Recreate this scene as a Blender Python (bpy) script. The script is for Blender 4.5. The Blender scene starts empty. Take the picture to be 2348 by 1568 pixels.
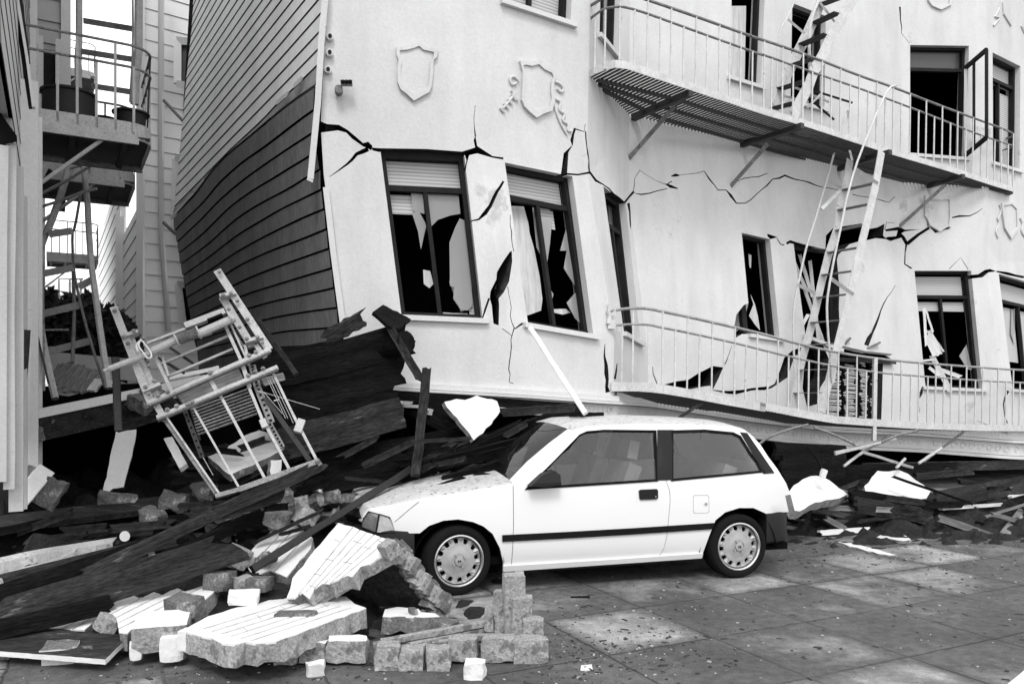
import bpy, bmesh, math, random
from mathutils import Vector, Matrix, noise
from mathutils.geometry import delaunay_2d_cdt
random.seed(7)
R = math.radians
S = bpy.context.scene
COL = S.collection
# ---------------------------------------------------------------- camera
F, CU, H, EYE = 1830.0, 1173.5, 900.0, 1.55      # focal length / horizon in picture units, eye height
cam = bpy.data.cameras.new('camera'); co = bpy.data.objects.new('camera', cam); COL.objects.link(co)
cam.sensor_width = 36; cam.lens = F/2347*36; cam.shift_y = (H-784)/2347
cam.clip_start = .05; cam.clip_end = 600
co.location = (0, 0, EYE); co.rotation_euler = (R(90), 0, 0)
S.camera = co
# ---------------------------------------------------------------- light
w = bpy.data.worlds.new('World'); S.world = w; w.use_nodes = True
nt = w.node_tree; nt.nodes.clear()
sky = nt.nodes.new('ShaderNodeTexSky'); sky.sky_type = 'NISHITA'; sky.sun_disc = False
SUN_EL, SUN_AZ = 52, 182                          # azimuth clockwise from +Y
sky.sun_elevation = R(SUN_EL); sky.sun_rotation = R(SUN_AZ); sky.dust_density = 2; sky.air_density = 1
bw = nt.nodes.new('ShaderNodeRGBToBW'); bg = nt.nodes.new('ShaderNodeBackground'); wo = nt.nodes.new('ShaderNodeOutputWorld')
nt.links.new(sky.outputs[0], bw.inputs[0]); 
oc = nt.nodes.new('ShaderNodeMix'); oc.inputs[0].default_value = .82; oc.inputs[3].default_value = 9.6      # thin white overcast over the sky
nt.links.new(bw.outputs[0], oc.inputs[2]); nt.links.new(oc.outputs[0], bg.inputs[0]); nt.links.new(bg.outputs[0], wo.inputs[0])
bg.inputs[1].default_value = .15
sl = bpy.data.lights.new('sun', 'SUN'); sl.energy = 1.3; sl.angle = R(16); sl.color = (1, 1, 1)
so = bpy.data.objects.new('sun', sl); COL.objects.link(so)
sd = Vector((math.sin(R(SUN_AZ))*math.cos(R(SUN_EL)), math.cos(R(SUN_AZ))*math.cos(R(SUN_EL)), math.sin(R(SUN_EL))))
so.rotation_euler = sd.to_track_quat('Z', 'Y').to_euler(); so.location = sd*30
S.view_settings.view_transform = 'Standard'; S.view_settings.look = 'None'
S.view_settings.exposure = 0.50; S.view_settings.gamma = 1
S.cycles.max_bounces = 6; S.cycles.diffuse_bounces = 3; S.cycles.transparent_max_bounces = 8
S.cycles.caustics_reflective = False; S.cycles.caustics_refractive = False
# ---------------------------------------------------------------- helpers: points
CROP = {'u1': (0, 0, 2.45), 'u2': (700, 0, 2.45), 'u3': (1400, 0, 2.45), 'u4': (2115, 0, 2.45), 'm1': (0, 620, 2.45),
        'm2': (700, 600, 2.45), 'm3': (1400, 600, 2.45), 'm4': (2115, 600, 2.45), 'l1': (0, 1260, 2.4236), 'l2': (700, 1260, 2.4236),
        'l3': (1400, 1260, 2.4236), 'l4': (2115, 1240, 2.351), 's1': (470, 0, 3.136), 's2': (470, 500, 3.136), 'f1': (280, 720, 2.306),
        'g1': (60, 0, 3.92), 'a1': (0, 700, 3.137), 'x': (0, 0, .8221)}
def px(c, *a):
    x0, y0, s = CROP[c]
    return [((x0+a[i]/s)*.8221, (y0+a[i+1]/s)*.8221) for i in range(0, len(a), 2)]
def P(c, *a):                     # several crops in one list: P('u2', .., 'm2', ..)
    out, cur = [], [c]
    for t in list(a)+[None]:
        if isinstance(t, str) or t is None:
            out += px(cur[0], *cur[1:]); cur = [t]
        else: cur.append(t)
    return out
def at(u, v, D): return Vector(((u-CU)/F*D, D, EYE+(H-v)/F*D))
def onz(u, v, z): return at(u, v, (z-EYE)*F/(H-v))
class Plane:
    def __init__(s, *pts):
        p = [at(*q) if not isinstance(q, Vector) else q for q in pts]
        s.p = p[0]; n = (p[1]-p[0]).cross(p[2]-p[0]).normalized()
        if n.dot(Vector((0, 0, EYE))-s.p) < 0: n = -n
        s.n = n
    def hit(s, u, v, off=0):
        o = Vector((0, 0, EYE)); d = Vector(((u-CU)/F, 1, (H-v)/F))
        return o+d*((s.p+s.n*off-o).dot(s.n)/d.dot(s.n))
def lerp(a, b, t): return a+(b-a)*t
def resample(pl, n):
    L = [0]
    for a, b in zip(pl, pl[1:]): L.append(L[-1]+math.dist(a, b))
    out = []
    for i in range(n):
        t = L[-1]*i/(n-1); k = 0
        while k < len(L)-2 and L[k+1] < t: k += 1
        f = (t-L[k])/max(1e-9, L[k+1]-L[k]); out.append(tuple(pl[k][j]+(pl[k+1][j]-pl[k][j])*f for j in range(len(pl[0]))))
    return out
def smooth(pl, n=3):
    for _ in range(n):
        q = [pl[0]]
        for a, b in zip(pl, pl[1:]):
            q += [tuple(.75*x+.25*y for x, y in zip(a, b)), tuple(.25*x+.75*y for x, y in zip(a, b))]
        pl = q+[pl[-1]]
    return pl
# ---------------------------------------------------------------- helpers: materials
def N(nt, t, **k):
    n = nt.nodes.new(t)
    for a, b in k.items(): setattr(n, a, b)
    return n
def mat(name, g, rough=.8, spot=.0, scale=3., fine=0., bump=0., bscale=40., stretch=(1, 1, 1), metal=0., spec=.4, coat=0., dark=None, dth=.6, dscale=6.):
    """grey g, broad blotches +-spot, fine mottling, optional dirt colour `dark` where a noise passes dth"""
    m = bpy.data.materials.new(name); m.use_nodes = True; nt = m.node_tree; L = nt.links.new
    b = nt.nodes['Principled BSDF']; tc = N(nt, 'ShaderNodeTexCoord'); mp = N(nt, 'ShaderNodeMapping'); mp.inputs['Scale'].default_value = stretch
    L(tc.outputs['Object'], mp.inputs[0])
    def nz(sc, det=5):
        n = N(nt, 'ShaderNodeTexNoise'); n.inputs['Scale'].default_value = sc; n.inputs['Detail'].default_value = det
        n.inputs['Roughness'].default_value = .65; L(mp.outputs[0], n.inputs['Vector']); return n
    n1 = nz(scale); r1 = N(nt, 'ShaderNodeMapRange'); L(n1.outputs[0], r1.inputs[0])
    r1.inputs[1].default_value = .3; r1.inputs[2].default_value = .7
    r1.inputs[3].default_value = g*(1-spot); r1.inputs[4].default_value = g*(1+spot)
    val = r1.outputs[0]
    if fine:
        n2 = nz(bscale*1.5, 3); r2 = N(nt, 'ShaderNodeMapRange'); L(n2.outputs[0], r2.inputs[0])
        r2.inputs[1].default_value = .35; r2.inputs[2].default_value = .65; r2.inputs[3].default_value = 1-fine; r2.inputs[4].default_value = 1+fine
        mu = N(nt, 'ShaderNodeMath', operation='MULTIPLY'); L(val, mu.inputs[0]); L(r2.outputs[0], mu.inputs[1]); val = mu.outputs[0]
    if dark is not None:
        n3 = nz(dscale, 7); r3 = N(nt, 'ShaderNodeMapRange'); L(n3.outputs[0], r3.inputs[0])
        r3.inputs[1].default_value = dth; r3.inputs[2].default_value = dth+.06
        mx = N(nt, 'ShaderNodeMix'); L(r3.outputs[0], mx.inputs[0]); L(val, mx.inputs[2]); mx.inputs[3].default_value = dark; val = mx.outputs[0]
    if name == 'stucco':                      # faint rain streaks down the plaster
        m2 = N(nt, 'ShaderNodeMapping'); m2.inputs['Scale'].default_value = (1.5, 1.5, .3); L(tc.outputs['Object'], m2.inputs[0])
        n5 = N(nt, 'ShaderNodeTexNoise'); n5.inputs['Scale'].default_value = 2.5; n5.inputs['Detail'].default_value = 6; L(m2.outputs[0], n5.inputs['Vector'])
        r5 = N(nt, 'ShaderNodeMapRange'); L(n5.outputs[0], r5.inputs[0]); r5.inputs[1].default_value = .32; r5.inputs[2].default_value = .55; r5.inputs[3].default_value = .94; r5.inputs[4].default_value = 1.02
        mm = N(nt, 'ShaderNodeMath', operation='MULTIPLY'); L(val, mm.inputs[0]); L(r5.outputs[0], mm.inputs[1]); val = mm.outputs[0]
    L(val, b.inputs['Base Color']); b.inputs['Roughness'].default_value = rough; b.inputs['Metallic'].default_value = metal
    b.inputs['Specular IOR Level'].default_value = spec; b.inputs['Coat Weight'].default_value = coat; b.inputs['Coat Roughness'].default_value = .05
    if bump:
        n4 = nz(bscale, 6); bp = N(nt, 'ShaderNodeBump'); bp.inputs['Strength'].default_value = bump; bp.inputs['Distance'].default_value = .02
        L(n4.outputs[0], bp.inputs['Height']); L(bp.outputs[0], b.inputs['Normal'])
    return m
def glass(name, g, alpha):
    m = bpy.data.materials.new(name); m.use_nodes = True; nt = m.node_tree; nt.nodes.clear(); L = nt.links.new
    o = N(nt, 'ShaderNodeOutputMaterial'); a = N(nt, 'ShaderNodeMixShader'); f = N(nt, 'ShaderNodeMixShader')
    t = N(nt, 'ShaderNodeBsdfTransparent'); t.inputs[0].default_value = (g, g, g, 1)
    d = N(nt, 'ShaderNodeBsdfDiffuse'); d.inputs[0].default_value = (.5, .5, .5, 1)
    gl = N(nt, 'ShaderNodeBsdfGlossy'); gl.inputs['Roughness'].default_value = .03; fr = N(nt, 'ShaderNodeFresnel'); fr.inputs[0].default_value = 1.5
    a.inputs[0].default_value = alpha; L(t.outputs[0], a.inputs[1]); L(d.outputs[0], a.inputs[2])
    L(fr.outputs[0], f.inputs[0]); L(a.outputs[0], f.inputs[1]); L(gl.outputs[0], f.inputs[2]); L(f.outputs[0], o.inputs[0])
    return m
M = {}
M['stucco'] = mat('stucco', .57, .95, .09, .8, .035, .22, 24, spec=.1, dark=.44, dth=.64, dscale=1.6)
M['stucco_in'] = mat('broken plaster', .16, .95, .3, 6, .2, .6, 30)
M['trim'] = mat('trim paint', .58, .7, .05, 2, .05, .1, 30)
M['black'] = mat('deep black', .006, .95, .3, 4, spec=.05)  # painted shade in siding grooves, car seams and garage, plus truly black parts
M['room'] = mat('dark room', .010, 1, .4, 1, spec=.05)  # interiors coloured near black to stand for unlit rooms
M['frame'] = mat('dark window frame', .015, .7, .3, 6, spec=.12)
M['sid_m'] = mat('mid grey siding paint', .34, .8, .3, 2, .1, .15, 25, dark=.10, dth=.6)  # mid grey with darker patches
M['rail'] = mat('grey painted rail', .26, .6, .3, 9, .2, .2, 40, dark=.10, dth=.6, dscale=18)
M['crack'] = mat('shaded crack side', .035, 1, .5, 9, .4, spec=.05)  # crack sides darkened: the shade inside is put into the colour
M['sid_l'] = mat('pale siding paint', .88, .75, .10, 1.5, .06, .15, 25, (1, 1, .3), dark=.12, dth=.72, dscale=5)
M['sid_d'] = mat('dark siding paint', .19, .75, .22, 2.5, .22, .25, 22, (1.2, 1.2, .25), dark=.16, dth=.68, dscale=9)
M['far'] = mat('white siding paint', .80, .8, .04, 1, .03)
M['groove'] = mat('groove', .10, .95, spec=.05)  # shade of the channels between boards put into the colour
M['char'] = mat('charred wood', .005, .8, .8, 5, .6, .8, 30, (.3, 1.6, 1.6), dark=.045, dth=.67, dscale=7, spec=.1)
M['wood'] = mat('weathered wood', .024, .85, .6, 7, .45, .8, 34, (.3, 1.5, 1.5), dark=.13, dth=.64, dscale=9, spec=.12)
M['wood_l'] = mat('pale wood', .17, .8, .4, 4, .3, .5, 26, (.15, 1.4, 1.4), dark=.06, dth=.62)
M['wood_w'] = mat('white painted wood', .66, .7, .1, 3, .08, .2, 26, (.2, 1, 1), dark=.25, dth=.68, dscale=9)
M['steel_w'] = mat('pale painted steel', .36, .55, .15, 6, .15, .25, 40, dark=.16, dth=.63, dscale=14)
M['steel_g'] = mat('dull grey steel', .17, .6, .4, 6, .3, .3, 40, dark=.05, dth=.6, dscale=14)
M['steel_d'] = mat('dark rusted steel', .010, .6, .5, 6, .3, .3, 40)
M['iron_w'] = mat('white painted iron', .52, .6, .15, 6, .12, .15, 30, dark=.18, dth=.64, dscale=20)
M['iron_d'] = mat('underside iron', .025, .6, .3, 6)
M['brick_w'] = mat('whitewashed brick face', .62, .85, .05, 2, .05, .3, 30, dark=.42, dth=.69, dscale=8)
M['brick'] = mat('brick', .11, .95, .4, 5, .35, .6, 40, dark=.30, dth=.57, dscale=11)
M['brick_l'] = mat('mortared brick', .27, .95, .3, 5, .3, .6, 40, dark=.14, dth=.55, dscale=9)
M['paint'] = mat('car paint', .72, .28, .01, 1, coat=.6, spec=.5)
M['paint_top'] = mat('dusty car paint', .50, .5, .14, 4, .1, 0, 30, coat=.15, dark=.07, dth=.575, dscale=30)
M['rubber'] = mat('rubber', .008, .9, .1, 5, bump=.1, spec=.12)
M['plastic'] = mat('black plastic', .010, .6, .1, 5, spec=.2)
M['alloy'] = mat('wheel silver', .36, .5, .12, 8, metal=.25)
M['chrome'] = mat('bright rim', .6, .25, metal=.8)
M['lamp'] = mat('lamp glass', .15, .08, .3, 20, spec=.9, coat=1)
M['lamp_c'] = mat('corner lamp glass', .5, .1, .25, 16, spec=.9, coat=1)
M['seat'] = mat('seat cloth', .34, .9, .2, 6)
M['pot'] = mat('dark tub', .012, .7, .3, 5)
M['leaf'] = mat('leaves', .016, .7, .6, 3)
M['lath'] = mat('lath wood', .4, .8, .3, 8, .2, dark=.1, dth=.62)
M['rope'] = mat('pale rope', .6, .9)
M['brick_shade'] = mat('shaded brick underside', .045, .95, .5, 5, .4, .8, 24)  # underside of the brick wall, its shade put into the colour
M['litter'] = mat('litter', .03, .9, .9, .9)
M['litter_w'] = mat('pale litter', .32, .9, .3, .9)
M['glass_car'] = glass('car glass', .86, .02)
M['glass_ws'] = glass('windscreen glass', .55, .015)
M['pane'] = glass('broken pane', .8, .42)
M['curtain'] = mat('curtain', .52, .9, .18, 5, .1, .3, 8, (3, 3, .3))
def blind_mat():
    m = mat('window blind', .42, .7, .06, 2); nt = m.node_tree; b = nt.nodes['Principled BSDF']
    tc = N(nt, 'ShaderNodeTexCoord'); wv = N(nt, 'ShaderNodeTexWave', bands_direction='Z'); wv.inputs['Scale'].default_value = 9; wv.inputs['Distortion'].default_value = .4
    nt.links.new(tc.outputs['Object'], wv.inputs['Vector']); r = N(nt, 'ShaderNodeMapRange'); nt.links.new(wv.outputs['Fac'], r.inputs[0])
    r.inputs[3].default_value = .30; r.inputs[4].default_value = .52; nt.links.new(r.outputs[0], b.inputs['Base Color']); return m
M['blind'] = blind_mat()
# ---------------------------------------------------------------- helpers: objects
W = {}
def link(o, parent=None, mw=Matrix()):
    COL.objects.link(o); W[o.name] = mw.copy()
    if parent is not None:
        o.parent = parent; o.matrix_basis = W[parent.name].inverted() @ mw
    else: o.matrix_basis = mw
    return o
def tag(o, label=None, cat=None, group=None, kind=None):
    for k, v in (('label', label), ('category', cat), ('group', group), ('kind', kind)):
        if v: o[k] = v
    return o
def thing(name, label, cat, loc=(0, 0, 0), group=None):
    return tag(link(bpy.data.objects.new(name, None), None, Matrix.Translation(Vector(loc))), label, cat, group)
class MB:
    def __init__(s): s.v = []; s.f = []; s.mi = []
    def add(s, vs, fs, mi=0):
        n = len(s.v); s.v += [Vector(x) for x in vs]; s.f += [tuple(i+n for i in f) for f in fs]; s.mi += [mi]*len(fs)
    def box(s, p, q, w, t, up=None, mi=0):
        p, q = Vector(p), Vector(q); x, y, z = axes(p, q, up)
        vs = [a+y*(sy*w/2)+z*(sz*t/2) for a in (p, q) for sy, sz in ((-1, -1), (1, -1), (1, 1), (-1, 1))]
        s.add(vs, [(3, 2, 1, 0), (4, 5, 6, 7), (0, 1, 5, 4), (1, 2, 6, 5), (2, 3, 7, 6), (3, 0, 4, 7)], mi)
    def tube(s, pts, r, n=8, cap=True, mi=0):
        pts = [Vector(p) for p in pts]; vs = []; fs = []; ref = None
        for i, p in enumerate(pts):
            d = (pts[min(i+1, len(pts)-1)]-pts[max(i-1, 0)]).normalized()
            if ref is None: ref = Vector((0, 0, 1)) if abs(d.z) < .9 else Vector((1, 0, 0))
            a = d.cross(ref).normalized(); b = a.cross(d).normalized(); ref = b
            rr = r[i] if isinstance(r, (list, tuple)) else r
            vs += [p+a*math.cos(k*6.2832/n)*rr+b*math.sin(k*6.2832/n)*rr for k in range(n)]
        for i in range(len(pts)-1):
            fs += [(i*n+k, i*n+(k+1) % n, (i+1)*n+(k+1) % n, (i+1)*n+k) for k in range(n)]
        if cap: fs += [tuple(range(n)), tuple(range(len(vs)-1, len(vs)-n-1, -1))]
        s.add(vs, fs, mi)
    def build(s, name, m, parent=None, sm=False, mw=Matrix(), **k):
        c = Vector()
        if parent is None and mw == Matrix() and s.v:
            lo = min(v.z for v in s.v); c = sum(s.v, Vector())/len(s.v); c.z = lo; mw = Matrix.Translation(c)
        me = bpy.data.meshes.new(name); me.from_pydata([v-c for v in s.v], [], s.f); ms = m if isinstance(m, (list, tuple)) else [m]
        for x in ms: me.materials.append(M[x] if isinstance(x, str) else x)
        bm = bmesh.new(); bm.from_mesh(me)
        for f, i in zip(bm.faces, s.mi): f.material_index = i; f.smooth = sm
        bmesh.ops.recalc_face_normals(bm, faces=bm.faces)
        if sm:
            for e in bm.edges:
                if len(e.link_faces) == 2 and e.calc_face_angle(0) > .6: e.smooth = False
        bm.to_mesh(me); bm.free()
        o = link(bpy.data.objects.new(name, me), parent, mw); tag(o, k.get('label'), k.get('cat'), k.get('group'), k.get('kind')); return o
def axes(p, q, up=None):
    x = (q-p).normalized(); z = Vector(up) if up is not None else Vector((0, 0, EYE))-(p+q)/2
    z = z-x*z.dot(x)
    if z.length < 1e-6: z = Vector((0, 0, 1))-x*x.z
    z.normalize(); return x, z.cross(x), z
def beam(name, p, q, w, t, m, parent=None, up=None, roll=0, rag=0., jit=.004, seg=8, cut=0., **k):
    """one timber or bar from p to q, width w, thickness t; local X runs along it so the grain follows; rag = broken ends"""
    p, q = Vector(p), Vector(q); x, y, z = axes(p, q, up)
    if roll: rm = Matrix.Rotation(roll, 3, x); y = rm @ y; z = rm @ z
    c = (p+q)/2; Ln = (q-p).length; rnd = random.Random(int(abs(p.x*977+q.z*1313+Ln*71)))
    b = min(.006, t*.18); mb = MB(); rows = []
    prof = [(-w/2+b, -t/2), (w/2-b, -t/2), (w/2, -t/2+b), (w/2, t/2-b), (w/2-b, t/2), (-w/2+b, t/2), (-w/2, t/2-b), (-w/2, -t/2+b)]
    if rag:
        n = 5; prof = [(-w/2+w*i/n, -t/2) for i in range(n+1)]+[(w/2-w*i/n, t/2) for i in range(n+1)]
    for i in range(seg+1):
        X = -Ln/2+Ln*i/seg; bow = (rnd.random()-.5)*jit; r = []
        for j, (a, d) in enumerate(prof):
            XX = X
            if rag and i in (0, seg):
                XX += (noise.noise(Vector((a*22, i*3.1+p.x*7, p.z*9)))*rag*1.6+(cut*a/w if i else -cut*a/w))
            r.append(Vector((XX, a+bow+(rnd.random()-.5)*jit*.5, d+(rnd.random()-.5)*jit*.5)))
        rows.append(r)
    n = len(prof); vs = [v for r in rows for v in r]; fs = []
    for i in range(seg): fs += [(i*n+k2, i*n+(k2+1) % n, (i+1)*n+(k2+1) % n, (i+1)*n+k2) for k2 in range(n)]
    if rag:
        h2 = n//2
        for o in (0, seg*n):
            for a in range(h2-1): fs.append((o+a, o+a+1, o+n-2-a, o+n-1-a))
    else: fs += [tuple(range(n)), tuple(range(seg*n+n-1, seg*n-1, -1))]
    mb.add(vs, fs)
    mw = Matrix((x, y, z)).transposed().to_4x4(); mw.translation = c
    return mb.build(name, m, parent, False, mw, **k)
def bpx(name, a, b, wpx, t, m, parent=None, **k):          # a, b = (u, v, D)
    p, q = at(*a), at(*b); return beam(name, p, q, wpx/F*(a[2]+b[2])/2, t, m, parent, **k)
def csg(outer, holes=(), extra_e=(), extra_v=()):
    """2-D: union of outers minus holes, creased along extra edges -> verts, tris"""
    vs, es, fs = [], [], []
    def poly(p):
        if sum(a[0]*b[1]-b[0]*a[1] for a, b in zip(p, list(p[1:])+[p[0]])) < 0: p = list(p)[::-1]
        n = len(vs); vs.extend(Vector(q) for q in p); fs.append(list(range(n, n+len(p))))
    for p in outer: poly(p)
    no = len(fs)
    for p in holes: poly(p)
    for pl in extra_e:
        n = len(vs); vs.extend(Vector(q) for q in pl); es += [(n+i, n+i+1) for i in range(len(pl)-1)]
    vs.extend(Vector(q) for q in extra_v)
    V, E_, T, _, _, of = delaunay_2d_cdt(vs, es, fs, 0, 1e-5)
    tris = [t for t, o in zip(T, of) if any(i < no for i in o) and not any(i >= no for i in o)]
    return V, tris
def shell(mb, V, T, front, back, mi=(0, 0, 0)):
    """solid from a 2-D triangulation: front(v), back(v) -> 3-D points"""
    used = sorted({i for t in T for i in t}); ix = {j: i for i, j in enumerate(used)}; n = len(used)
    vs = [front(V[j]) for j in used]+[back(V[j]) for j in used]
    cnt = {}
    for t in T:
        for a, b in zip(t, list(t[1:])+[t[0]]): cnt[(a, b)] = cnt.get((a, b), 0)+1
    mb.add(vs, [tuple(ix[i] for i in t) for t in T], mi[0]); k = len(mb.v)-2*n
    def addf(f, m): mb.f.append(tuple(i+k for i in f)); mb.mi.append(m)
    for t in T: addf([ix[i]+n for i in reversed(t)], mi[1])
    for (a, b) in cnt:
        if (b, a) not in cnt: addf((ix[a], ix[b], ix[b]+n, ix[a]+n), mi[2]((V[a]+V[b])/2) if callable(mi[2]) else mi[2])
def ribbon(pl, wds, j_=2.2):          # crack outline: polyline in picture units with widths
    if not isinstance(wds, (list, tuple)): wds = [wds]*len(pl)
    if j_ == 2.2: wds = [x*.72 if x < 6 else x*.9 for x in wds]
    L_, R_ = [], []; rnd = random.Random(int(pl[0][0]*7+pl[0][1]))
    q = []
    for (a, wa), (b, wb) in zip(zip(pl, wds), zip(pl[1:], wds[1:])):
        n = max(1, int(math.dist(a, b)/14))
        for i in range(n):
            t = i/n; j = 0 if i == 0 else 1
            q.append((a[0]+(b[0]-a[0])*t+j*rnd.uniform(-j_, j_), a[1]+(b[1]-a[1])*t+j*rnd.uniform(-j_, j_), (wa+(wb-wa)*t)*(rnd.uniform(.7, 1.25) if j_ else 1)))
    q.append((*pl[-1], wds[-1]))
    for i, (x, y, w_) in enumerate(q):
        a, b = q[max(0, i-1)], q[min(len(q)-1, i+1)]; dx, dy = b[0]-a[0], b[1]-a[1]; l = math.hypot(dx, dy) or 1
        L_.append((x-dy/l*w_/2, y+dx/l*w_/2)); R_.append((x+dy/l*w_/2, y-dx/l*w_/2))
    return L_+R_[::-1]
# ================================================================ ground
def ground():
    m = mat('pavement', .15, .9); nt = m.node_tree; nt.nodes.clear(); L = nt.links.new
    o = N(nt, 'ShaderNodeOutputMaterial'); b = N(nt, 'ShaderNodeBsdfPrincipled'); L(b.outputs[0], o.inputs[0])
    tc = N(nt, 'ShaderNodeTexCoord'); mp = N(nt, 'ShaderNodeMapping', vector_type='TEXTURE'); L(tc.outputs['Object'], mp.inputs[0])
    mp.inputs['Location'].default_value = (2.70, 5.76, 0); mp.inputs['Rotation'].default_value = (0, 0, R(25.8)); mp.inputs['Scale'].default_value = (.79, .79, 1)
    wob = N(nt, 'ShaderNodeTexNoise'); wob.inputs['Scale'].default_value = 9; L(tc.outputs['Object'], wob.inputs[0])
    vs = N(nt, 'ShaderNodeVectorMath', operation='SCALE'); L(wob.outputs['Color'], vs.inputs[0]); vs.inputs['Scale'].default_value = .03
    va = N(nt, 'ShaderNodeVectorMath', operation='ADD'); L(mp.outputs[0], va.inputs[0]); L(vs.outputs[0], va.inputs[1])
    sx = N(nt, 'ShaderNodeSeparateXYZ'); L(va.outputs[0], sx.inputs[0])
    def mth(op, a, c=None):
        n = N(nt, 'ShaderNodeMath', operation=op)
        for i, q in enumerate((a, c)):
            if q is None: continue
            if isinstance(q, (int, float)): n.inputs[i].default_value = q
            else: L(q, n.inputs[i])
        return n.outputs[0]
    def dist(x): return mth('ABSOLUTE', mth('SUBTRACT', mth('FRACT', mth('ADD', x, .5)), .5))   # distance to nearest joint
    dmin = mth('MINIMUM', dist(sx.outputs[0]), dist(sx.outputs[1]))
    fl = N(nt, 'ShaderNodeVectorMath', operation='FLOOR'); L(va.outputs[0], fl.inputs[0])
    wn = N(nt, 'ShaderNodeTexWhiteNoise'); L(fl.outputs[0], wn.inputs[0])
    def rng(x, a, b_, c, d):
        r = N(nt, 'ShaderNodeMapRange'); L(x, r.inputs[0])
        for i, q in enumerate((a, b_, c, d)): r.inputs[i+1].default_value = q
        return r.outputs[0]
    def nz(sc, det=6, ro=.65):
        n = N(nt, 'ShaderNodeTexNoise'); n.inputs['Scale'].default_value = sc; n.inputs['Detail'].default_value = det; n.inputs['Roughness'].default_value = ro
        L(tc.outputs['Object'], n.inputs[0]); return n.outputs[0]
    joint = mth('MAXIMUM', rng(dmin, .005, .014, 0, 1), rng(nz(.8, 3), .50, .60, 0, .75))
    clean = mth('MULTIPLY', rng(mth('ADD', dmin, mth('MULTIPLY', nz(3.5, 4), .16)), .07, .24, 0, 1), rng(mth('ADD', mth('MULTIPLY', nz(1.1, 5), .9), mth('MULTIPLY', wn.outputs[0], .40)), .62, .88, 0, 1))   # stains keep off the slab middles
    base = mth('ADD', mth('MULTIPLY', clean, .24), rng(nz(1.3), .3, .7, .05, .105))
    base = mth('MULTIPLY', base, rng(nz(140, 2), .3, .7, .62, 1.38))
    base = mth('MULTIPLY', base, rng(nz(14, 5), .35, .65, .75, 1.25))
    base = mth('MULTIPLY', base, mth('ADD', mth('MULTIPLY', joint, .6), .4))
    base = mth('MULTIPLY', base, rng(nz(26, 3), .66, .70, 1, .3))
    L(base, b.inputs['Base Color']); b.inputs['Roughness'].default_value = .85; b.inputs['Specular IOR Level'].default_value = .25
    bp = N(nt, 'ShaderNodeBump'); bp.inputs['Strength'].default_value = .5; bp.inputs['Distance'].default_value = .01
    L(mth('ADD', mth('MULTIPLY', joint, .8), mth('MULTIPLY', nz(90, 4), .4)), bp.inputs['Height']); L(bp.outputs[0], b.inputs['Normal'])
    mb = MB(); n = 24
    mb.add([(x, y, 0) for y in (-60, 0, 3, 6, 10, 20, 90, 300) for x in (-300, -20, -6, 0, 6, 20, 300)],
           [(j*7+i, j*7+i+1, (j+1)*7+i+1, (j+1)*7+i) for j in range(7) for i in range(6)])
    me = bpy.data.meshes.new('pavement'); me.from_pydata(mb.v, [], mb.f); me.materials.append(m)
    tag(link(bpy.data.objects.new('pavement', me)), kind='structure')
ground()
# ================================================================ the collapsed apartment building: front wall
def chain(X, D, ang, u):
    s, c = math.sin(R(ang)), math.cos(R(ang)); r = (u-CU)/F; t = (r*D-X)/(s-r*c); return X+s*t, D+c*t
DIR = [78, 56, 27, 57, 80, 56]; UC = [735, 1105, 1345, 1440, 2065, 2260, 2560]; DC = [7.7]; XC = [(735-CU)/F*7.7]
for a_, u_ in zip(DIR, UC[1:]):
    x_, d_ = chain(XC[-1], DC[-1], a_, u_); XC.append(x_); DC.append(d_)
COLS = [  # crease lines of the front wall, in picture units, top to bottom
    [(752, -400), (748, 0), (735, 290), (742, 400), (786, 760), (800, 1100)],
    [(1130, -400), (1115, 0), (1098, 330), (1108, 420), (1170, 760), (1168, 1100)],
    [(1352, -400), (1351, 100), (1345, 390), (1352, 430), (1408, 770), (1402, 1100)],
    [(1443, -400), (1443, 100), (1441, 400), (1443, 470), (1482, 790), (1490, 1100)],
    [(2062, -400), (2068, 100), (2068, 560), (2085, 640), (2118, 890), (2115, 1100)],
    [(2262, -400), (2261, 100), (2256, 600), (2262, 660), (2305, 880), (2316, 1100)],
    [(2570, -400), (2570, 100), (2560, 600), (2565, 700), (2590, 890), (2590, 1100)]]
def colu(c, v):
    c = COLS[c]
    for (a, b), (d, e) in zip(c, c[1:]):
        if v <= e or (d, e) == c[-1]: return a+(d-a)*(v-b)/(e-b)
def facw(u, v):
    us = [colu(i, v) for i in range(7)]; k = 0
    while k < 5 and u > us[k+1]: k += 1
    return k, us, (1/DC[k])+(1/DC[k+1]-1/DC[k])*(u-us[k])/(us[k+1]-us[k])
def fac(u, v, off=0.):           # point on the front wall; off > 0 goes inward
    k, us, w_ = facw(u, v); p = at(u, v, 1/w_)
    if off:
        def nn(i): return Vector((-math.cos(R(DIR[i])), math.sin(R(DIR[i])), 0))
        n = nn(k)
        for j in (k, k+1):
            if 0 < j < 6 and abs(u-us[j]) < 1.5: n = (nn(j-1)+nn(j)).normalized()
        p = p+n*off
    return p
q4 = lambda *a: [(a[i], a[i+1]) for i in range(0, len(a), 2)]
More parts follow.
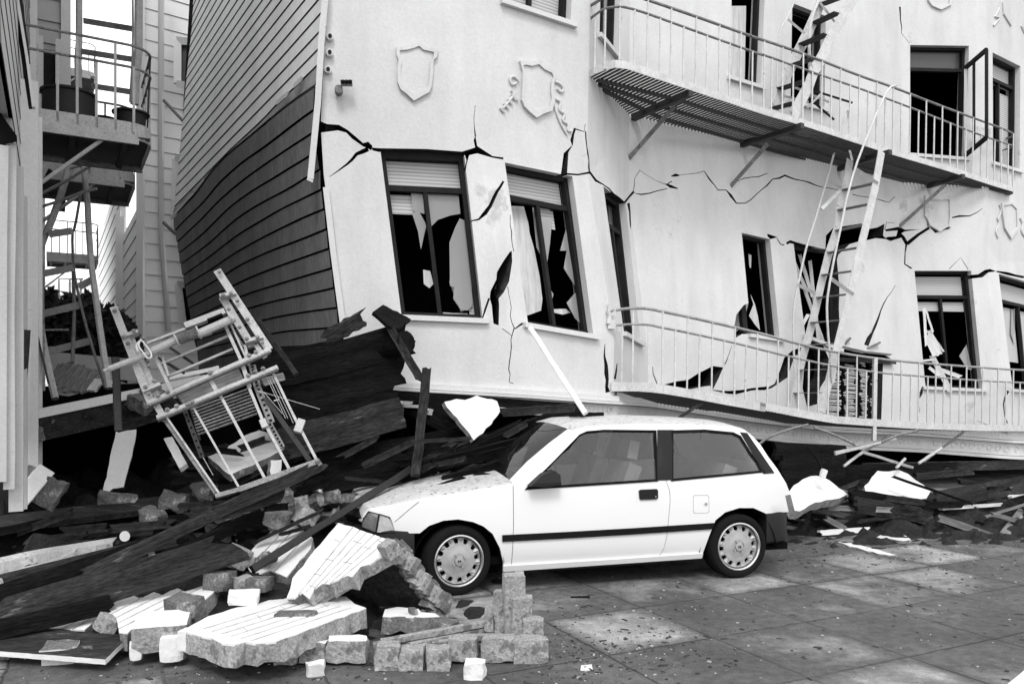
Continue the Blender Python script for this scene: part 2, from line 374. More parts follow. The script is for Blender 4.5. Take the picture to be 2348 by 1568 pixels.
WIN = {  # opening corners TL TR BR BL
 'W1': q4(872, 346, 1064, 355, 1106, 729, 920, 721), 'W2': q4(1157, 373, 1312, 405, 1360, 766, 1210, 740),
 'W3': q4(1383, 428, 1434, 466, 1468, 783, 1430, 761), 'W4': q4(1700, 534, 1765, 549, 1787, 775, 1722, 765),
 'W5': q4(1819, 560, 1915, 575, 1922, 797, 1846, 768), 'W6': q4(2096, 621, 2226, 621, 2252, 891, 2121, 885),
 'W7': q4(2289, 628, 2347+60, 662, 2347+75, 900, 2321, 891),
 'U1': q4(1163, -330, 1322, -300, 1308, 52, 1157, 2), 'U2': q4(1383, -260, 1432, -220, 1421, 137, 1374, 80),
 'U3': q4(1680, -150, 1758, -125, 1744, 198, 1673, 176), 'U4': q4(1816, 8, 1893, 38, 1890, 250, 1812, 230),
 'U5': q4(2086, 104, 2221, 106, 2213, 362, 2086, 352), 'U6': q4(2275, 121, 2339, 153, 2337, 391, 2276, 372)}
HOLES = [WIN[k] for k in WIN]
CR = [  # open cracks and holes
 P('u2', 445, 826, 480, 833, 520, 850, 600, 855, 660, 890, 720, 940, 765, 980, 800, 970, 830, 1000, 820, 1030, 790, 1012, 765, 1003, 690, 950, 650, 908, 593, 893, 540, 900, 445, 912),
 ribbon(P('u2', 800, 1020, 720, 1055, 660, 1120, 600, 1165, 535, 1210), [12, 9, 6, 4, 1.5]),
 P('u2', 820, 1010, 870, 1014, 1200, 1020, 1440, 1038, 1530, 1010, 1520, 960, 1532, 930, 1545, 1000, 1650, 1068, 1725, 1078, 1722, 1092, 1650, 1080, 1545, 1050, 1490, 1062, 1475, 1110, 1460, 1062, 1440, 1062, 870, 1040, 830, 1030),
 ribbon(P('u2', 1532, 935, 1524, 860, 1530, 720), [4, 2.5, 1.5]), ribbon(P('u2', 1480, 1080, 1465, 1170), [5, 1.5]),
 ribbon(P('u2', 1724, 1240, 1660, 1350, 1600, 1455, 1555, 1500, 1500, 1512), [6, 8, 9, 5, 4]),
 q4(1167.5, 579, 1152.7, 600.7, 1139, 624, 1137.6, 641, 1124, 668, 1122.5, 684.6, 1127, 700, 1131, 742, 1143, 746, 1144, 700, 1142.7, 684.6, 1155, 670, 1167, 645, 1174, 600, 1173, 575),
 ribbon(q4(1121, 684, 1112, 710, 1105, 733), [5, 6, 3]),
 ribbon(P('m3', 55, 0, 65, 120, 80, 250), [2, 2.5, 2.5]),
 q4(1315, 295, 1307, 322, 1311, 334, 1292, 352, 1287, 390, 1284, 408, 1300, 412, 1300, 396, 1303, 350, 1313, 333, 1316, 310, 1320, 297),
 ribbon(P('u3', 490, 880, 560, 902, 568, 848), [4, 3, 1.5]), ribbon(P('u3', 570, 900, 585, 1050, 598, 1190), [3.5, 4, 4]),
 ribbon(P('u3', 440, 1190, 520, 1195, 600, 1180, 640, 1235, 690, 1262), [5, 5, 7, 6, 4]),
 ribbon(P('u3', 690, 1262, 760, 1325, 835, 1388, 900, 1310), [4, 5, 7, 6]), ribbon(P('u3', 895, 1310, 905, 1220, 940, 1165), [3, 1.5, 2]),
 ribbon(P('u3', 905, 1322, 950, 1330, 1060, 1305, 1130, 1290), [2, 4, 3, 2]), ribbon(P('u3', 1115, 1258, 1150, 1275, 1200, 1290), [4, 9, 3]),
 ribbon(P('u3', 1130, 1258, 1160, 1240), [3, 3]), ribbon(P('u3', 1155, 1205, 1185, 1198, 1210, 1200), [4, 10, 4]),
 ribbon(P('u3', 940, 1165, 1060, 1240, 1120, 1262), [1.5, 1.5, 2]), ribbon(P('u3', 1205, 1200, 1290, 1190, 1380, 1170, 1415, 1225, 1475, 1300, 1530, 1300, 1560, 1335), [1.5, 1.5, 2.5, 4, 3, 3, 6]),
 ribbon(P('u3', 1560, 1335, 1600, 1390, 1660, 1390, 1700, 1365, 1813, 1265, 'u4', 95, 1225, 180, 1200, 350, 1250, 430, 1280, 550, 1300), [7, 5, 2.5, 3, 4, 4, 5, 4, 3, 1.5]),
 ribbon(P('u3', 1610, 1240, 1650, 1220, 1750, 1210, 1813, 1185), [2, 2.5, 2.5, 2]), ribbon(P('u4', 640, 1330, 750, 1350, 890, 1385, 930, 1345), [2, 2.5, 2, 2]),
 ribbon(P('u3', 862, 1390, 872, 1450, 878, 1568, 'm3', 885, 60, 908, 150, 915, 235), [6, 5, 3, 8, 5, 1.5]),
 ribbon(P('m3', 702, 880, 698, 960, 712, 1080, 722, 1210), [1.5, 6, 9, 12]), ribbon(P('m3', 785, 1015, 770, 1120), [3, 6]),
 ribbon(P('m3', 1028, 1035, 1045, 1120, 1060, 1155, 1100, 1158), [2, 3, 3, 3]),
 P('m3', 1095, 1160, 1190, 1135, 1270, 1125, 1340, 1080, 1440, 1030, 1510, 1040, 1480, 1110, 1440, 1190, 1420, 1165, 1370, 1172, 1280, 1190, 1200, 1180),
 ribbon(P('m3', 1510, 1040, 1545, 960, 1570, 890), [3, 2, 1.2]), ribbon(P('m3', 1440, 1195, 1500, 1205, 1600, 1210, 1700, 1190, 1813, 1178), [3, 5, 8, 6, 7]),
 P('m4', 0, 1180, 60, 1180, 110, 1150, 150, 1050, 175, 975, 230, 925, 300, 900, 320, 820, 340, 820, 335, 930, 250, 960, 230, 1010, 195, 1110, 90, 1180, 40, 1195, 0, 1196),
 P('m4', 60, 145, 60, 128, 130, 152, 80, 165),
 ribbon(P('m4', 125, 160, 150, 200, 175, 205), [3, 3, 4]), ribbon(P('m4', 190, 195, 215, 182, 330, 215, 450, 245), [6, 9, 6, 7]),
 P('m4', 455, 245, 460, 140, 510, 88, 700, 58, 760, 95, 810, 85, 860, 60, 850, 140, 875, 165, 800, 158, 740, 172, 680, 182, 620, 200, 580, 240, 545, 270, 535, 305, 552, 500, 548, 640, 555, 780, 545, 870, 500, 900, 490, 600),
 P('m4', 860, 100, 900, 92, 960, 80, 1000, 100, 1110, 97, 1000, 112, 975, 125, 1000, 150, 1015, 180, 1080, 130, 1160, 80, 1170, 95, 1100, 140, 1025, 205, 1000, 200, 975, 155, 900, 178, 860, 160, 880, 150, 940, 145, 950, 105, 870, 112),
 ribbon(P('m4', 1165, 75, 1210, 115, 1290, 90, 1312, 20), [4, 6, 6, 4]), ribbon(P('u4', 1312, 1490, 1370, 1478, 1440, 1477, 1530, 1425), [4, 5, 3, 1.5]),
 ribbon(P('u4', 1130, 1340, 1140, 1470, 1160, 1568), [2, 4, 3]), ribbon(P('u4', 1310, 1345, 1305, 1480), [5, 4]),
 ribbon(P('m4', 1010, 195, 1000, 260, 998, 335, 1045, 365), [6, 3, 4, 5]),
 ribbon(P('m4', 935, 478, 880, 560, 835, 650, 795, 760, 735, 890), [1.2, 3, 5, 6, 12]),
 P('m4', 1440, 410, 1500, 405, 1545, 375, 1580, 368, 1625, 385, 1570, 392, 1530, 425, 1450, 435), ribbon(P('m4', 1300, 370, 1380, 290, 1430, 370), [2, 1.2, 2]),
 ribbon(P('m4', 1625, 385, 1700, 400, 1813, 425), [4, 7, 6]), ribbon(P('m4', 1705, 1200, 1672, 1290, 1680, 1370, 1700, 1420), [8, 4, 3, 4]),
 ribbon(P('m4', 1120, 1170, 1110, 1215, 1092, 1260), [4, 9, 3]), ribbon(P('m4', 1090, 1260, 1100, 1330, 1090, 1440), [1.5, 1.2, 1.5]),
 ribbon(P('m3', 38, 490, 62, 630, 55, 690, 82, 770, 60, 850, 50, 1000, 48, 1140, 75, 1150), [2, 2, 3, 3, 3, 2.5, 2.5, 3]), ribbon(P('m3', 0, 775, 65, 822), [2, 2]),
 ribbon(P('m3', 85, 778, 135, 742, 215, 768), [3, 7, 7]),
 P('m3', 1700, 595, 1650, 615, 1600, 680, 1585, 760, 1583, 845, 1640, 812, 1700, 815, 1720, 700, 1700, 600),
 ribbon(P('u4', 965, 50, 975, 230, 1030, 298), [5, 1.5, 1.5]), ribbon(P('u4', 860, 1568, 875, 1520, 930, 1525), [3, 2, 1.2]),
 P('m4', 560, 900, 620, 905, 700, 925, 760, 945, 860, 955, 910, 985, 850, 1000, 845, 1200, 838, 1400, 790, 1415, 640, 1400, 520, 1385, 455, 1370, 480, 1180, 520, 1140, 545, 960),
 P('m4', 340, 880, 385, 850, 440, 890, 480, 980, 470, 1100, 420, 1180, 400, 1290, 330, 1310, 300, 1180, 310, 1050, 330, 960),
]
BASE = [(800, 862), (905, 880), (1168, 895), (1402, 912), (1490, 918), (1700, 950), (1905, 975), (2118, 985), (2316, 1000), (2590, 1010)]
OUT = [(752, -400), (748, 0), (735, 290), (742, 400), (786, 760), (796, 862)]+BASE+[(2590, 890), (2565, 700), (2560, 600), (2570, 100), (2570, -400)]
bld = thing('apartment_building', 'white stucco apartment building slumped onto its crushed ground floor, walls cracked open', 'building', at(1700, 900, 11).xy.to_3d())
grid = [(u, v) for u in range(790, 2560, 60) for v in range(-360, 1000, 60)]
V_, T_ = csg([OUT], HOLES+CR, [[(colu(i, v), v) for v in (-400, 0, 100, 290, 330, 400, 470, 560, 640, 760, 790, 890, 990)] for i in range(1, 6)], grid)
def on_window(p):                                  # window reveals keep the plaster colour, crack sides carry painted shade
    for k in WIN:
        q = WIN[k]
        for a, b in zip(q, q[1:]+q[:1]):
            L2 = (b[0]-a[0])**2+(b[1]-a[1])**2; t = max(0, min(1, ((p[0]-a[0])*(b[0]-a[0])+(p[1]-a[1])*(b[1]-a[1]))/L2))
            if math.hypot(a[0]+(b[0]-a[0])*t-p[0], a[1]+(b[1]-a[1])*t-p[1]) < .8: return 0
    return 2
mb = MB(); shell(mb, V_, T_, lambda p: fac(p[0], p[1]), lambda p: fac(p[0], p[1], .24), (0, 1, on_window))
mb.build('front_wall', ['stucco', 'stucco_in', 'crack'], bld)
# dark rooms behind the openings: back wall, floors, roof
def inline(zlo, zhi, off, name, m):
    mb = MB(); pts = [Vector((x, y, 0)) for x, y in zip(XC, DC)]; pts[0] += Vector((-.2, .6, 0))
    b = [p+Vector((-.55, .83, 0))*off for p in pts]; n = len(b)
    mb.add([Vector((p.x, p.y, zlo)) for p in b]+[Vector((p.x, p.y, zhi)) for p in b], [(i, i+1, n+i+1, n+i) for i in range(n-1)]); return mb.build(name, m, bld)
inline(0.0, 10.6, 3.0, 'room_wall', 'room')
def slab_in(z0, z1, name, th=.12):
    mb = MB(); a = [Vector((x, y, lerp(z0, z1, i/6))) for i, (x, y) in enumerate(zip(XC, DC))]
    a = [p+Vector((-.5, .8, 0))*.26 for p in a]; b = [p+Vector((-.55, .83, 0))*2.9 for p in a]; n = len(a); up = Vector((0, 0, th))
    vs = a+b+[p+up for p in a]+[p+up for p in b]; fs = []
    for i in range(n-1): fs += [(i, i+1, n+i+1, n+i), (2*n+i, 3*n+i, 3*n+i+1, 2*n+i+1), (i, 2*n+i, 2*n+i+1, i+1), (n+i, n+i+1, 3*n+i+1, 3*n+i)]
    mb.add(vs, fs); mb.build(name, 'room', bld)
slab_in(4.55, 4.55, 'floor_slab'); slab_in(1.60, .62, 'floor_slab'); slab_in(7.0, 10.4, 'roof')  # roof cap added above the frame to keep light out of the rooms
mb = MB(); mb.box((XC[6]-.1, DC[6], 5), (XC[6]-.1-.55*3, DC[6]+.83*3, 5), .1, 10.5, (0, 0, 1)); mb.build('end_wall', 'room', bld)  # added beyond the frame to close the rooms against light
# moulded base band under the stucco
def band(off0, off1, dv0, dv1, m, name, lip=0):
    mb = MB(); pts = []
    B = resample(BASE, 60); vs = []; fs = []
    for u, v in B:
        a, b = v+dv0, v+dv1; k_, us_, w_ = facw(u, v); p = at(u, v, 1/w_); nn = Vector((-math.cos(R(DIR[k_])), math.sin(R(DIR[k_])), 0))
        za, zb = fac(u, a).z, fac(u, b).z
        for z, o_ in ((za, off0), (zb, off0), (zb, off1), (za, off1)): vs.append(Vector((p.x, p.y, z))-nn*o_)
    for i in range(59):
        for j in range(4): fs.append((i*4+j, i*4+(j+1) % 4, i*4+4+(j+1) % 4, i*4+4+j))
    fs += [(0, 1, 2, 3), (239, 238, 237, 236)]; mb.add(vs, fs); return mb.build(name, m, bld)
band(-.2, .06, -4, 8, 'trim', 'cornice'); band(-.2, .10, 9, 15, 'trim', 'cornice'); band(-.2, .03, 16, 44, 'stucco', 'frieze'); band(-.2, .08, 45, 52, 'trim', 'cornice')
# scroll ornament on the frieze
for i, (u, v) in enumerate(resample(BASE[1:], 84)):
    if 1495 < u < 1640: continue
    k_, us_, w_ = facw(u, v); n_ = Vector((-math.cos(R(DIR[k_])), math.sin(R(DIR[k_])), 0)); t_ = Vector((math.sin(R(DIR[k_])), math.cos(R(DIR[k_])), 0))
    c = fac(u, v+30)-n_*.032; r = 9/F/w_
    mb = MB(); mb.tube([c+t_*(math.cos(a/9*6.28)*r*(1-a/16))+Vector((0, 0, 1))*(math.sin(a/9*6.28)*r*(1-a/16)) for a in range(10)], .006, 5); mb.build('scroll_ornament', 'trim', bld)
# ---- windows
def window(k, tr=.22, mul=.5, fw=.055, blinds=(), shards=(), cur=(), label=None, deep=.13):
    q = [fac(*c) for c in WIN[k]]; cu_ = sum(c[0] for c in WIN[k])/4; cv = sum(c[1] for c in WIN[k])/4; kk = facw(cu_, cv)[0]
    n = Vector((-math.cos(R(DIR[kk])), math.sin(R(DIR[kk])), 0)); TL, TR, BR, BL = [p+n*deep for p in q]
    Q = lambda s, t: lerp(lerp(TL, TR, s), lerp(BL, BR, s), t)
    mb = MB(); up = -n
    mb.box(Q(0, .0), Q(1, 0), fw*1.6, .08, up); mb.box(Q(0, 1), Q(1, 1), fw*1.3, .09, up)
    mb.box(Q(.0, 0), Q(.0, 1), fw*1.7, .08, up); mb.box(Q(1, 0), Q(1, 1), fw*1.7, .08, up)
    if tr: mb.box(Q(0, tr), Q(1, tr), fw, .065, up)
    if mul: mb.box(Q(mul, tr+.01), Q(mul, 1), fw*.75, .055, up)
    w_ = mb.build('window', 'frame', bld, label=label)
    mb = MB(); s_ = [fac(*c)-n*.015 for c in (WIN[k][3], WIN[k][2])]; e = (s_[1]-s_[0]).normalized()*.1
    mb.box(s_[0]-e*.6-Vector((0, 0, .03)), s_[1]+e*.6-Vector((0, 0, .03)), .05, .07, up); mb.build('sill', 'trim', w_)
    for s0, t0, s1, t1 in blinds:
        mb = MB(); a = [Q(s0, t0)+n*.05, Q(s1, t0)+n*.05, Q(s1, t1)+n*.05, Q(s0, t1)+n*.05]; mb.add(a+[x+n*.006 for x in a], [(0, 1, 2, 3), (7, 6, 5, 4), (0, 4, 5, 1), (1, 5, 6, 2), (2, 6, 7, 3), (3, 7, 4, 0)]); mb.build('blind', 'blind', w_)
    for nm, m_, lst, o_ in (('pane', 'pane', shards, .02), ('curtain', 'curtain', cur, .09)):
        for sh in lst:
            V, T = csg([sh]); mb = MB(); f = lambda p, o=0: fac(p[0], p[1])+n*(deep+o_+o)
            shell(mb, V, T, f, lambda p: f(p, .005)); mb.build(nm, m_, w_)
    return w_, Q, n
window('W1', .21, .49, blinds=[(.06, .03, .95, .19), (.06, .24, .40, .36), (.88, .72, .97, .97)],
  shards=[P('u2', 1200, 1300, 1430, 1290, 1445, 1440, 1380, 1450, 1290, 1480, 1230, 1540, 1205, 1440), P('u2', 1110, 1440, 1150, 1410, 1200, 1500, 1215, 1568, 'm2', 1205, 60, 1190, 130, 1170, 220, 1150, 90, 1120, 0),
          P('u2', 1100, 1290, 1185, 1300, 1195, 1440, 1115, 1420), P('m2', 1368, 170, 1410, 60, 1440, 0, 1480, 20, 1510, 230, 1530, 600, 1500, 640, 1450, 640, 1395, 560, 1400, 480, 1372, 470)],
  cur=[P('m2', 1375, 440, 1410, 210, 1430, 220, 1475, 640, 1455, 645), P('m2', 1190, 350, 1240, 360, 1262, 450, 1235, 480, 1195, 450), P('m2', 1330, 650, 1400, 655, 1500, 655, 1510, 672, 1330, 668)])  # first shape is an inner door frame strip, second a pale lamp
window('W2', .2, .49, blinds=[(.05, .03, .93, .18), (.5, .22, .78, .34)],
  shards=[P('m3', 280, 0, 400, 0, 385, 180, 360, 350, 330, 280), P('m3', 495, 80, 520, 250, 560, 480, 480, 350, 500, 230, 455, 230), P('m3', 375, 480, 410, 530, 395, 580, 375, 600),
          P('m3', 500, 590, 560, 520, 600, 740, 560, 700)],
  cur=[P('u3', 62, 1375, 230, 1385, 262, 1500, 270, 1568, 'm3', 300, 200, 340, 400, 360, 560, 350, 640, 185, 700, 165, 600, 120, 300, 70, 0), P('u3', 290, 1390, 410, 1400, 400, 1568, 'm3', 395, 0, 345, 250, 320, 200), P('m3', 430, 630, 520, 628, 555, 655, 500, 668, 440, 655)])  # last small ellipse stands for a lampshade
window('W3', .22, .6, cur=[P('m3', 760, 40, 800, 40, 850, 780, 820, 780)])
window('W4', .0, .0, shards=[P('m3', 1660, 250, 1700, 270, 1715, 350, 1690, 450, 1680, 440), P('m3', 1690, 560, 1740, 600, 1700, 750, 1650, 800, 1600, 770, 1640, 640)], cur=[P('m4', 15, 250, 35, 260, 32, 350, 22, 340), P('m4', 30, 530, 60, 600, 80, 680, 95, 780, 60, 740, 20, 680, 50, 600)])
window('U1', .2, .45, blinds=[(.04, .2, .95, .97)]); window('U2', .2, .5, cur=[P('u3', 720, 20, 760, 20, 740, 300, 712, 270)])
window('U3', .2, 0, cur=[P('u3', 1590, 0, 1750, 0, 1740, 540, 1640, 520, 1600, 300)])
window('W6', .22, .49, blinds=[(.05, .04, .94, .2), (.05, .26, .94, .34)], shards=[P('m4', 1465, 880, 1490, 1000, 1510, 1060, 1470, 1050, 1415, 960)])
window('W7', .22, .45, blinds=[(.04, .04, .95, .2), (.04, .26, .42, .75), (.52, .26, .97, .9)], shards=[P('m4', 1790, 640, 1813, 630, 1813, 880, 1785, 810)])
window('U6', .2, .45, blinds=[(.04, .03, .95, .22), (.04, .26, .4, .95), (.52, .27, .95, .95)])
w5, Q5, n5 = window('W5', 0, 0); w4u, Q4, n4 = window('U4', 0, 0)
for a, b in (((.25, .02), (.55, .45)), ((.5, .05), (.7, .5)), ((.55, .4), (.95, .95)), ((.02, .05), (.2, .3)), ((.75, .1), (.8, .95)), ((.6, .7), (.1, 1.0))):
    beam('broken_stud', Q5(*a)+n5*.15, Q5(*b)+n5*.1, .05, .03, 'wood_w', w5, rag=.04)
wu5, Qd, nd = window('U5', .2, 0)
mb = MB(); a = [Qd(.03, .02)+nd*.03, Qd(.97, .02)+nd*.03, Qd(.97, .2)+nd*.03, Qd(.03, .2)+nd*.03]; mb.add(a, [(0, 1, 2, 3)]); mb.build('pane', mat('grey transom', .06, .3), wu5)
# casement of the upper window swung out
cs = [fac(*p) for p in P('u4', 1415, 465, 1415, 1060)]; nf = Vector((-math.cos(R(80)), math.sin(R(80)), 0)); cd = [at(*P('u4', 1557, 342)[0], 13.0), at(*P('u4', 1557, 942)[0], 13.0)]
mb = MB(); a, b, c, d = cs[0], cd[0], cd[1], cs[1]; up = Vector((1, -.8, 0))
for p, q in ((a, b), (b, c), (c, d)): mb.box(p, q, .07, .045, up)
mb.box(lerp(a, b, .4), lerp(d, c, .4), .04, .04, up); mb.build('open_casement', 'frame', wu5)
mb = MB(); mb.box(lerp(a, d, .02), lerp(a, d, .98), .05, .04, up); mb.build('hinge_stile', 'trim', wu5)
# torn blind hanging out of the lower right window
for i, (l, w_) in enumerate(((P('m4', 1135, 630, 1140, 890), 16), (P('m4', 1145, 640, 1180, 800, 1250, 930), 12), (P('m4', 1150, 820, 1190, 960, 1290, 1200), 34), (P('m4', 1165, 780, 1215, 950), 28), (P('m4', 1115, 995, 1180, 985), 12), (P('m4', 1230, 1050, 1345, 1105), 26), (P('m4', 1170, 1040, 1200, 1100), 20))):
    for p, q in zip(l, l[1:]): beam('torn_blind_strip', fac(*p, .02), fac(*q, -.02-.02*i), w_/2.98/F*13.4, .012, 'wood_w', bld, rag=.03)
# broken lath panel
lp = thing('lath_panel', 'panel of bare splintered laths exposed in the torn stucco behind the lower fire escape', 'lath panel', fac(1950, 960))
rl = random.Random(3)
for i in range(27):
    v = 832+i*4.9
    for a, b in ((1898-rl.random()*8, 1938), (1944, 1974), (1980, 2000), (2006, 2020)):
        if i < 4 and rl.random() < .5: continue
        p, q = fac(a+rl.uniform(0, 8), v+rl.uniform(-1, 1), .08), fac(b-rl.uniform(0, 9), v+2+rl.uniform(-2, 2), .07); beam('lath', p, q, .022, .012, 'lath', lp, rag=.02, seg=2)
for u in (1925, 1962, 1990): beam('stud', fac(u, 815, .2), fac(u+2, 960, .2), .06, .08, 'wood', lp, rag=.02)
bk = fac(1950, 905, .34)
mb = MB(); V, T = csg([q4(1885, 810, 2030, 810, 2030, 965, 1885, 965)]); shell(mb, V, T, lambda p: fac(*p, .3), lambda p: fac(*p, .33)); mb.build('backing', 'room', lp)
for i, (a, b, w_) in enumerate(((P('m4', 570, 900, 690, 935), None, 20), (P('m4', 700, 930, 880, 955), None, 14), (P('m4', 740, 915, 815, 870), None, 14), (P('m4', 590, 890, 612, 835), None, 14), (P('m4', 560, 985, 900, 1005), None, 26))):
    beam('splinter', fac(*a[0], .02), fac(*a[1], -.05), w_/2.98/F*12.5, .05, 'wood_l' if i < 4 else 'wood', lp, rag=.05)
# ---- relief shields
def relief(poly, inner, label=None, ribbons=()):
    V, T = csg([poly]); mb = MB(); shell(mb, V, T, lambda p: fac(p[0], p[1], -.016), lambda p: fac(p[0], p[1], .02))
    V, T = csg([poly], [inner]); shell(mb, V, T, lambda p: fac(p[0], p[1], -.036), lambda p: fac(p[0], p[1], -.02))
    for rb in ribbons: mb.tube([fac(a, b, -.012) for a, b in smooth(rb, 2)], .014, 6)
    return mb.build('shield_relief', 'stucco', bld, label=label)
def inset(pl, k=.82):
    cx, cy = sum(p[0] for p in pl)/len(pl), sum(p[1] for p in pl)/len(pl); return [(cx+(x-cx)*k, cy+(y-cy)*k) for x, y in pl]
s1 = P('u2', 990, 330, 1050, 325, 1110, 310, 1150, 293, 1190, 325, 1275, 345, 1268, 400, 1245, 420, 1240, 520, 1232, 600, 1215, 640, 1160, 670, 1110, 698, 1060, 650, 1020, 620, 1000, 570, 998, 500, 1005, 420, 993, 385)
s2_ = P('u3', 110, 425, 140, 420, 180, 432, 240, 416, 290, 460, 350, 490, 362, 520, 345, 560, 340, 640, 348, 700, 330, 765, 270, 785, 225, 812, 180, 775, 140, 735, 122, 690, 126, 600, 130, 500)
relief(s1, inset(s1), 'plain shield relief on the left bay')
rbs = [P('u3', 110, 560, 80, 525, 45, 535, 60, 590, 95, 570), P('u3', 85, 640, 40, 700, 0, 745), P('u3', 60, 620, 80, 660, 100, 690), P('u3', 350, 560, 390, 575, 420, 610, 400, 640, 370, 610),
       P('u3', 360, 680, 400, 700, 380, 760, 430, 780, 400, 830, 450, 850, 440, 900, 470, 900), P('u3', 340, 660, 360, 760, 400, 860, 440, 925)]+[P('u3', 90-26*i, 690+28*i, 60-26*i, 650+30*i) for i in range(4)]
relief(s2_, inset(s2_), 'shield relief with ribbons on the middle of the bay', rbs)
s3 = P('u4', 1130, 1345, 1220, 1350, 1310, 1345, 1312, 1480, 1305, 1560, 'm4', 1290, 80, 1230, 115, 1165, 75, 1140, 20, 'u4', 1128, 1480)
relief(s3, inset(s3), 'shield relief under the right end of the platform')
s4 = P('u4', 1650, 1390, 1720, 1380, 1760, 1420, 'm4', 1765, 100, 1715, 165, 1670, 90, 1655, 0)
rb4 = [P('u4', 1640, 1400, 1655, 1440, 1630, 1500), P('m4', 1625, 20, 1640, 60, 1610, 110, 1630, 160), P('m4', 1780, 20, 1800, 60, 1785, 110, 1813, 150)]
relief(s4, inset(s4), 'shield relief with ribbons at the right edge', rb4)
s5 = P('u4', 1145, -60, 1310, -60, 1310, 40, 1240, 75, 1180, 50, 1150, 10); relief(s5, inset(s5))
for l in (P('u4', 1640, 60, 1610, 120, 1640, 130, 1600, 180), P('u4', 1665, 20, 1670, 100, 1720, 180), P('u4', 1790, 180, 1813, 230)): mb = MB(); mb.tube([fac(a, b, -.01) for a, b in l], .018, 6); mb.build('ribbon_relief', 'stucco', bld)
# ---- knobs and old light fitting
for i, (x, y) in enumerate(((540, 265), (538, 375), (527, 490))):
    c = fac(*P('u2', x, y)[0]); mb = MB(); mb.tube([c+Vector((-.2, .97, 0))*.05, c+Vector((.2, -.97, 0))*.05], .035, 12); mb.tube([c, c+Vector((.2, -.97, 0))*.07], .018, 8, mi=1)
    mb.build('wall_knob', ['trim', 'frame'], bld, sm=True)
lf = thing('light_fitting', 'small wall fitting with three round sockets, left of the plain shield', 'light fitting', fac(788, 206))
mb = MB(); c = fac(*P('u2', 600, 640)[0], -.03); mb.tube([c, c+Vector((.2, -.97, 0))*.09], .04, 12); mb.build('mounting', 'steel_g', lf, sm=True)
a, b = fac(*P('u2', 612, 600)[0], -.11), fac(*P('u2', 690, 600)[0], -.11); mb = MB(); mb.box(a, b, .06, .07); mb.build('socket_box', 'wood_l', lf)
for t in (.2, .5, .8):
    c = lerp(a, b, t); mb = MB(); mb.tube([c+Vector((.2, -.97, 0))*.03, c+Vector((.2, -.97, 0))*.042], .02, 10); mb.build('socket', 'black', lf)
# ================================================================ siding wall
A0 = at(735, 900, 7.7); A0.z = 0; sdv = Vector((-.5446, .8387, 0)); SN = Vector((-.8387, -.5446, 0))
SPU = Plane(at(735, 290, 7.7), at(751, -300, 7.7), at(735, 290, 7.7)+sdv*5)
SPL = Plane(at(735, 290, 7.7), at(790, 800, 7.7), at(735, 290, 7.7)+sdv*5)
def sdp(u, v, off=0., b=0.):
    p = (SPL if b else SPU).hit(u, v); p = Vector((0, 0, EYE))+(p-Vector((0, 0, EYE)))*(1-b); return p+SN*off
UL = []
rt = [(1290, 612, 940, 945, 830, 1068, 560, 1310), (1315, 455, 1000, 765, 525, 1250), (1330, 300, 700, 955), (1350, 130, 600, 970), (1335, 5, 700, 735), (1220, 0), (1115, 0), (1015, 0), (925, 0), (845, 0), (765, 0), (690, 0), (625, 0), (555, 0), (495, 0), (440, 0), (385, 0), (335, 0), (290, 0)]
lf_ = [px('s2', 58, 250), px('s2', 68, 155), px('s2', 75, 65), px('s1', 88, 1540)]+[px('s1', *c) for c in ((95, 1445), (105, 1350), (112, 1255), (122, 1155), (130, 1065), (140, 975), (150, 880), (158, 790), (165, 700), (175, 610), (185, 515), (195, 420), (205, 330), (215, 240), (220, 155))]
for k, (r_, l_) in enumerate(zip(rt, lf_)):
    r2 = px('s1', *(r_[:2] if k else r_)); pl = r2+l_ if k else r2+l_
    x0, y0 = pl[0]; x1, y1 = pl[-1]; s_ = (y1-y0)/(x1-x0)
    cr = 752-(752-735)*max(0, min(1, y0/300)); pl = [(cr, y0+s_*(cr-x0)*1.02)]+pl
    UL.append(resample(pl[::-1], 14))
l0, l1 = UL[-2], UL[-1]
for k in range(1, 16): UL.append([(a[0]+(a[0]-b[0])*k, a[1]+(a[1]-b[1])*k*1.04) for a, b in zip(l1, l0)])
def strips(lines, m, name, lip, bl=0., parent=bld, **k):
    mb = MB(); n = len(lines[0])
    for lo, hi in zip(lines, lines[1:]):     # lo = lower edge (proud), hi = upper edge
        fr_ = .10
        q = [(x[0]+(y[0]-x[0])*fr_, x[1]+(y[1]-x[1])*fr_) for x, y in zip(lo, hi)]
        a = [sdp(*p, .024, bl) for p in q]; b = [sdp(*p, .016, bl) for p in hi]; c = [sdp(*p, .0, bl) for p in q]; d = [sdp(*p, .0, bl) for p in lo]; e = [sdp(*p, .016, bl) for p in lo]
        mb.add(a+b, [(i, i+1, n+i+1, n+i) for i in range(n-1)]+[(0, n, n+1, 1)][:0])
        mb.add(a+c+d+e, [(n+i, n+i+1, i+1, i) for i in range(n-1)]+[(2*n+i, 2*n+i+1, n+i+1, n+i) for i in range(n-1)]+[(2*n+i, 3*n+i, 3*n+i+1, 2*n+i+1) for i in range(n-1)], 1)
    return mb.build(name, m, parent, **k)
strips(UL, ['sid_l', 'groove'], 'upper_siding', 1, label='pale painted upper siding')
L0 = P('s1', 1290, 775, 1268, 790, 1080, 915, 840, 1110, 690, 1235, 490, 1395, 350, 1560, 's2', 265, 125, 180, 210, 50, 345)
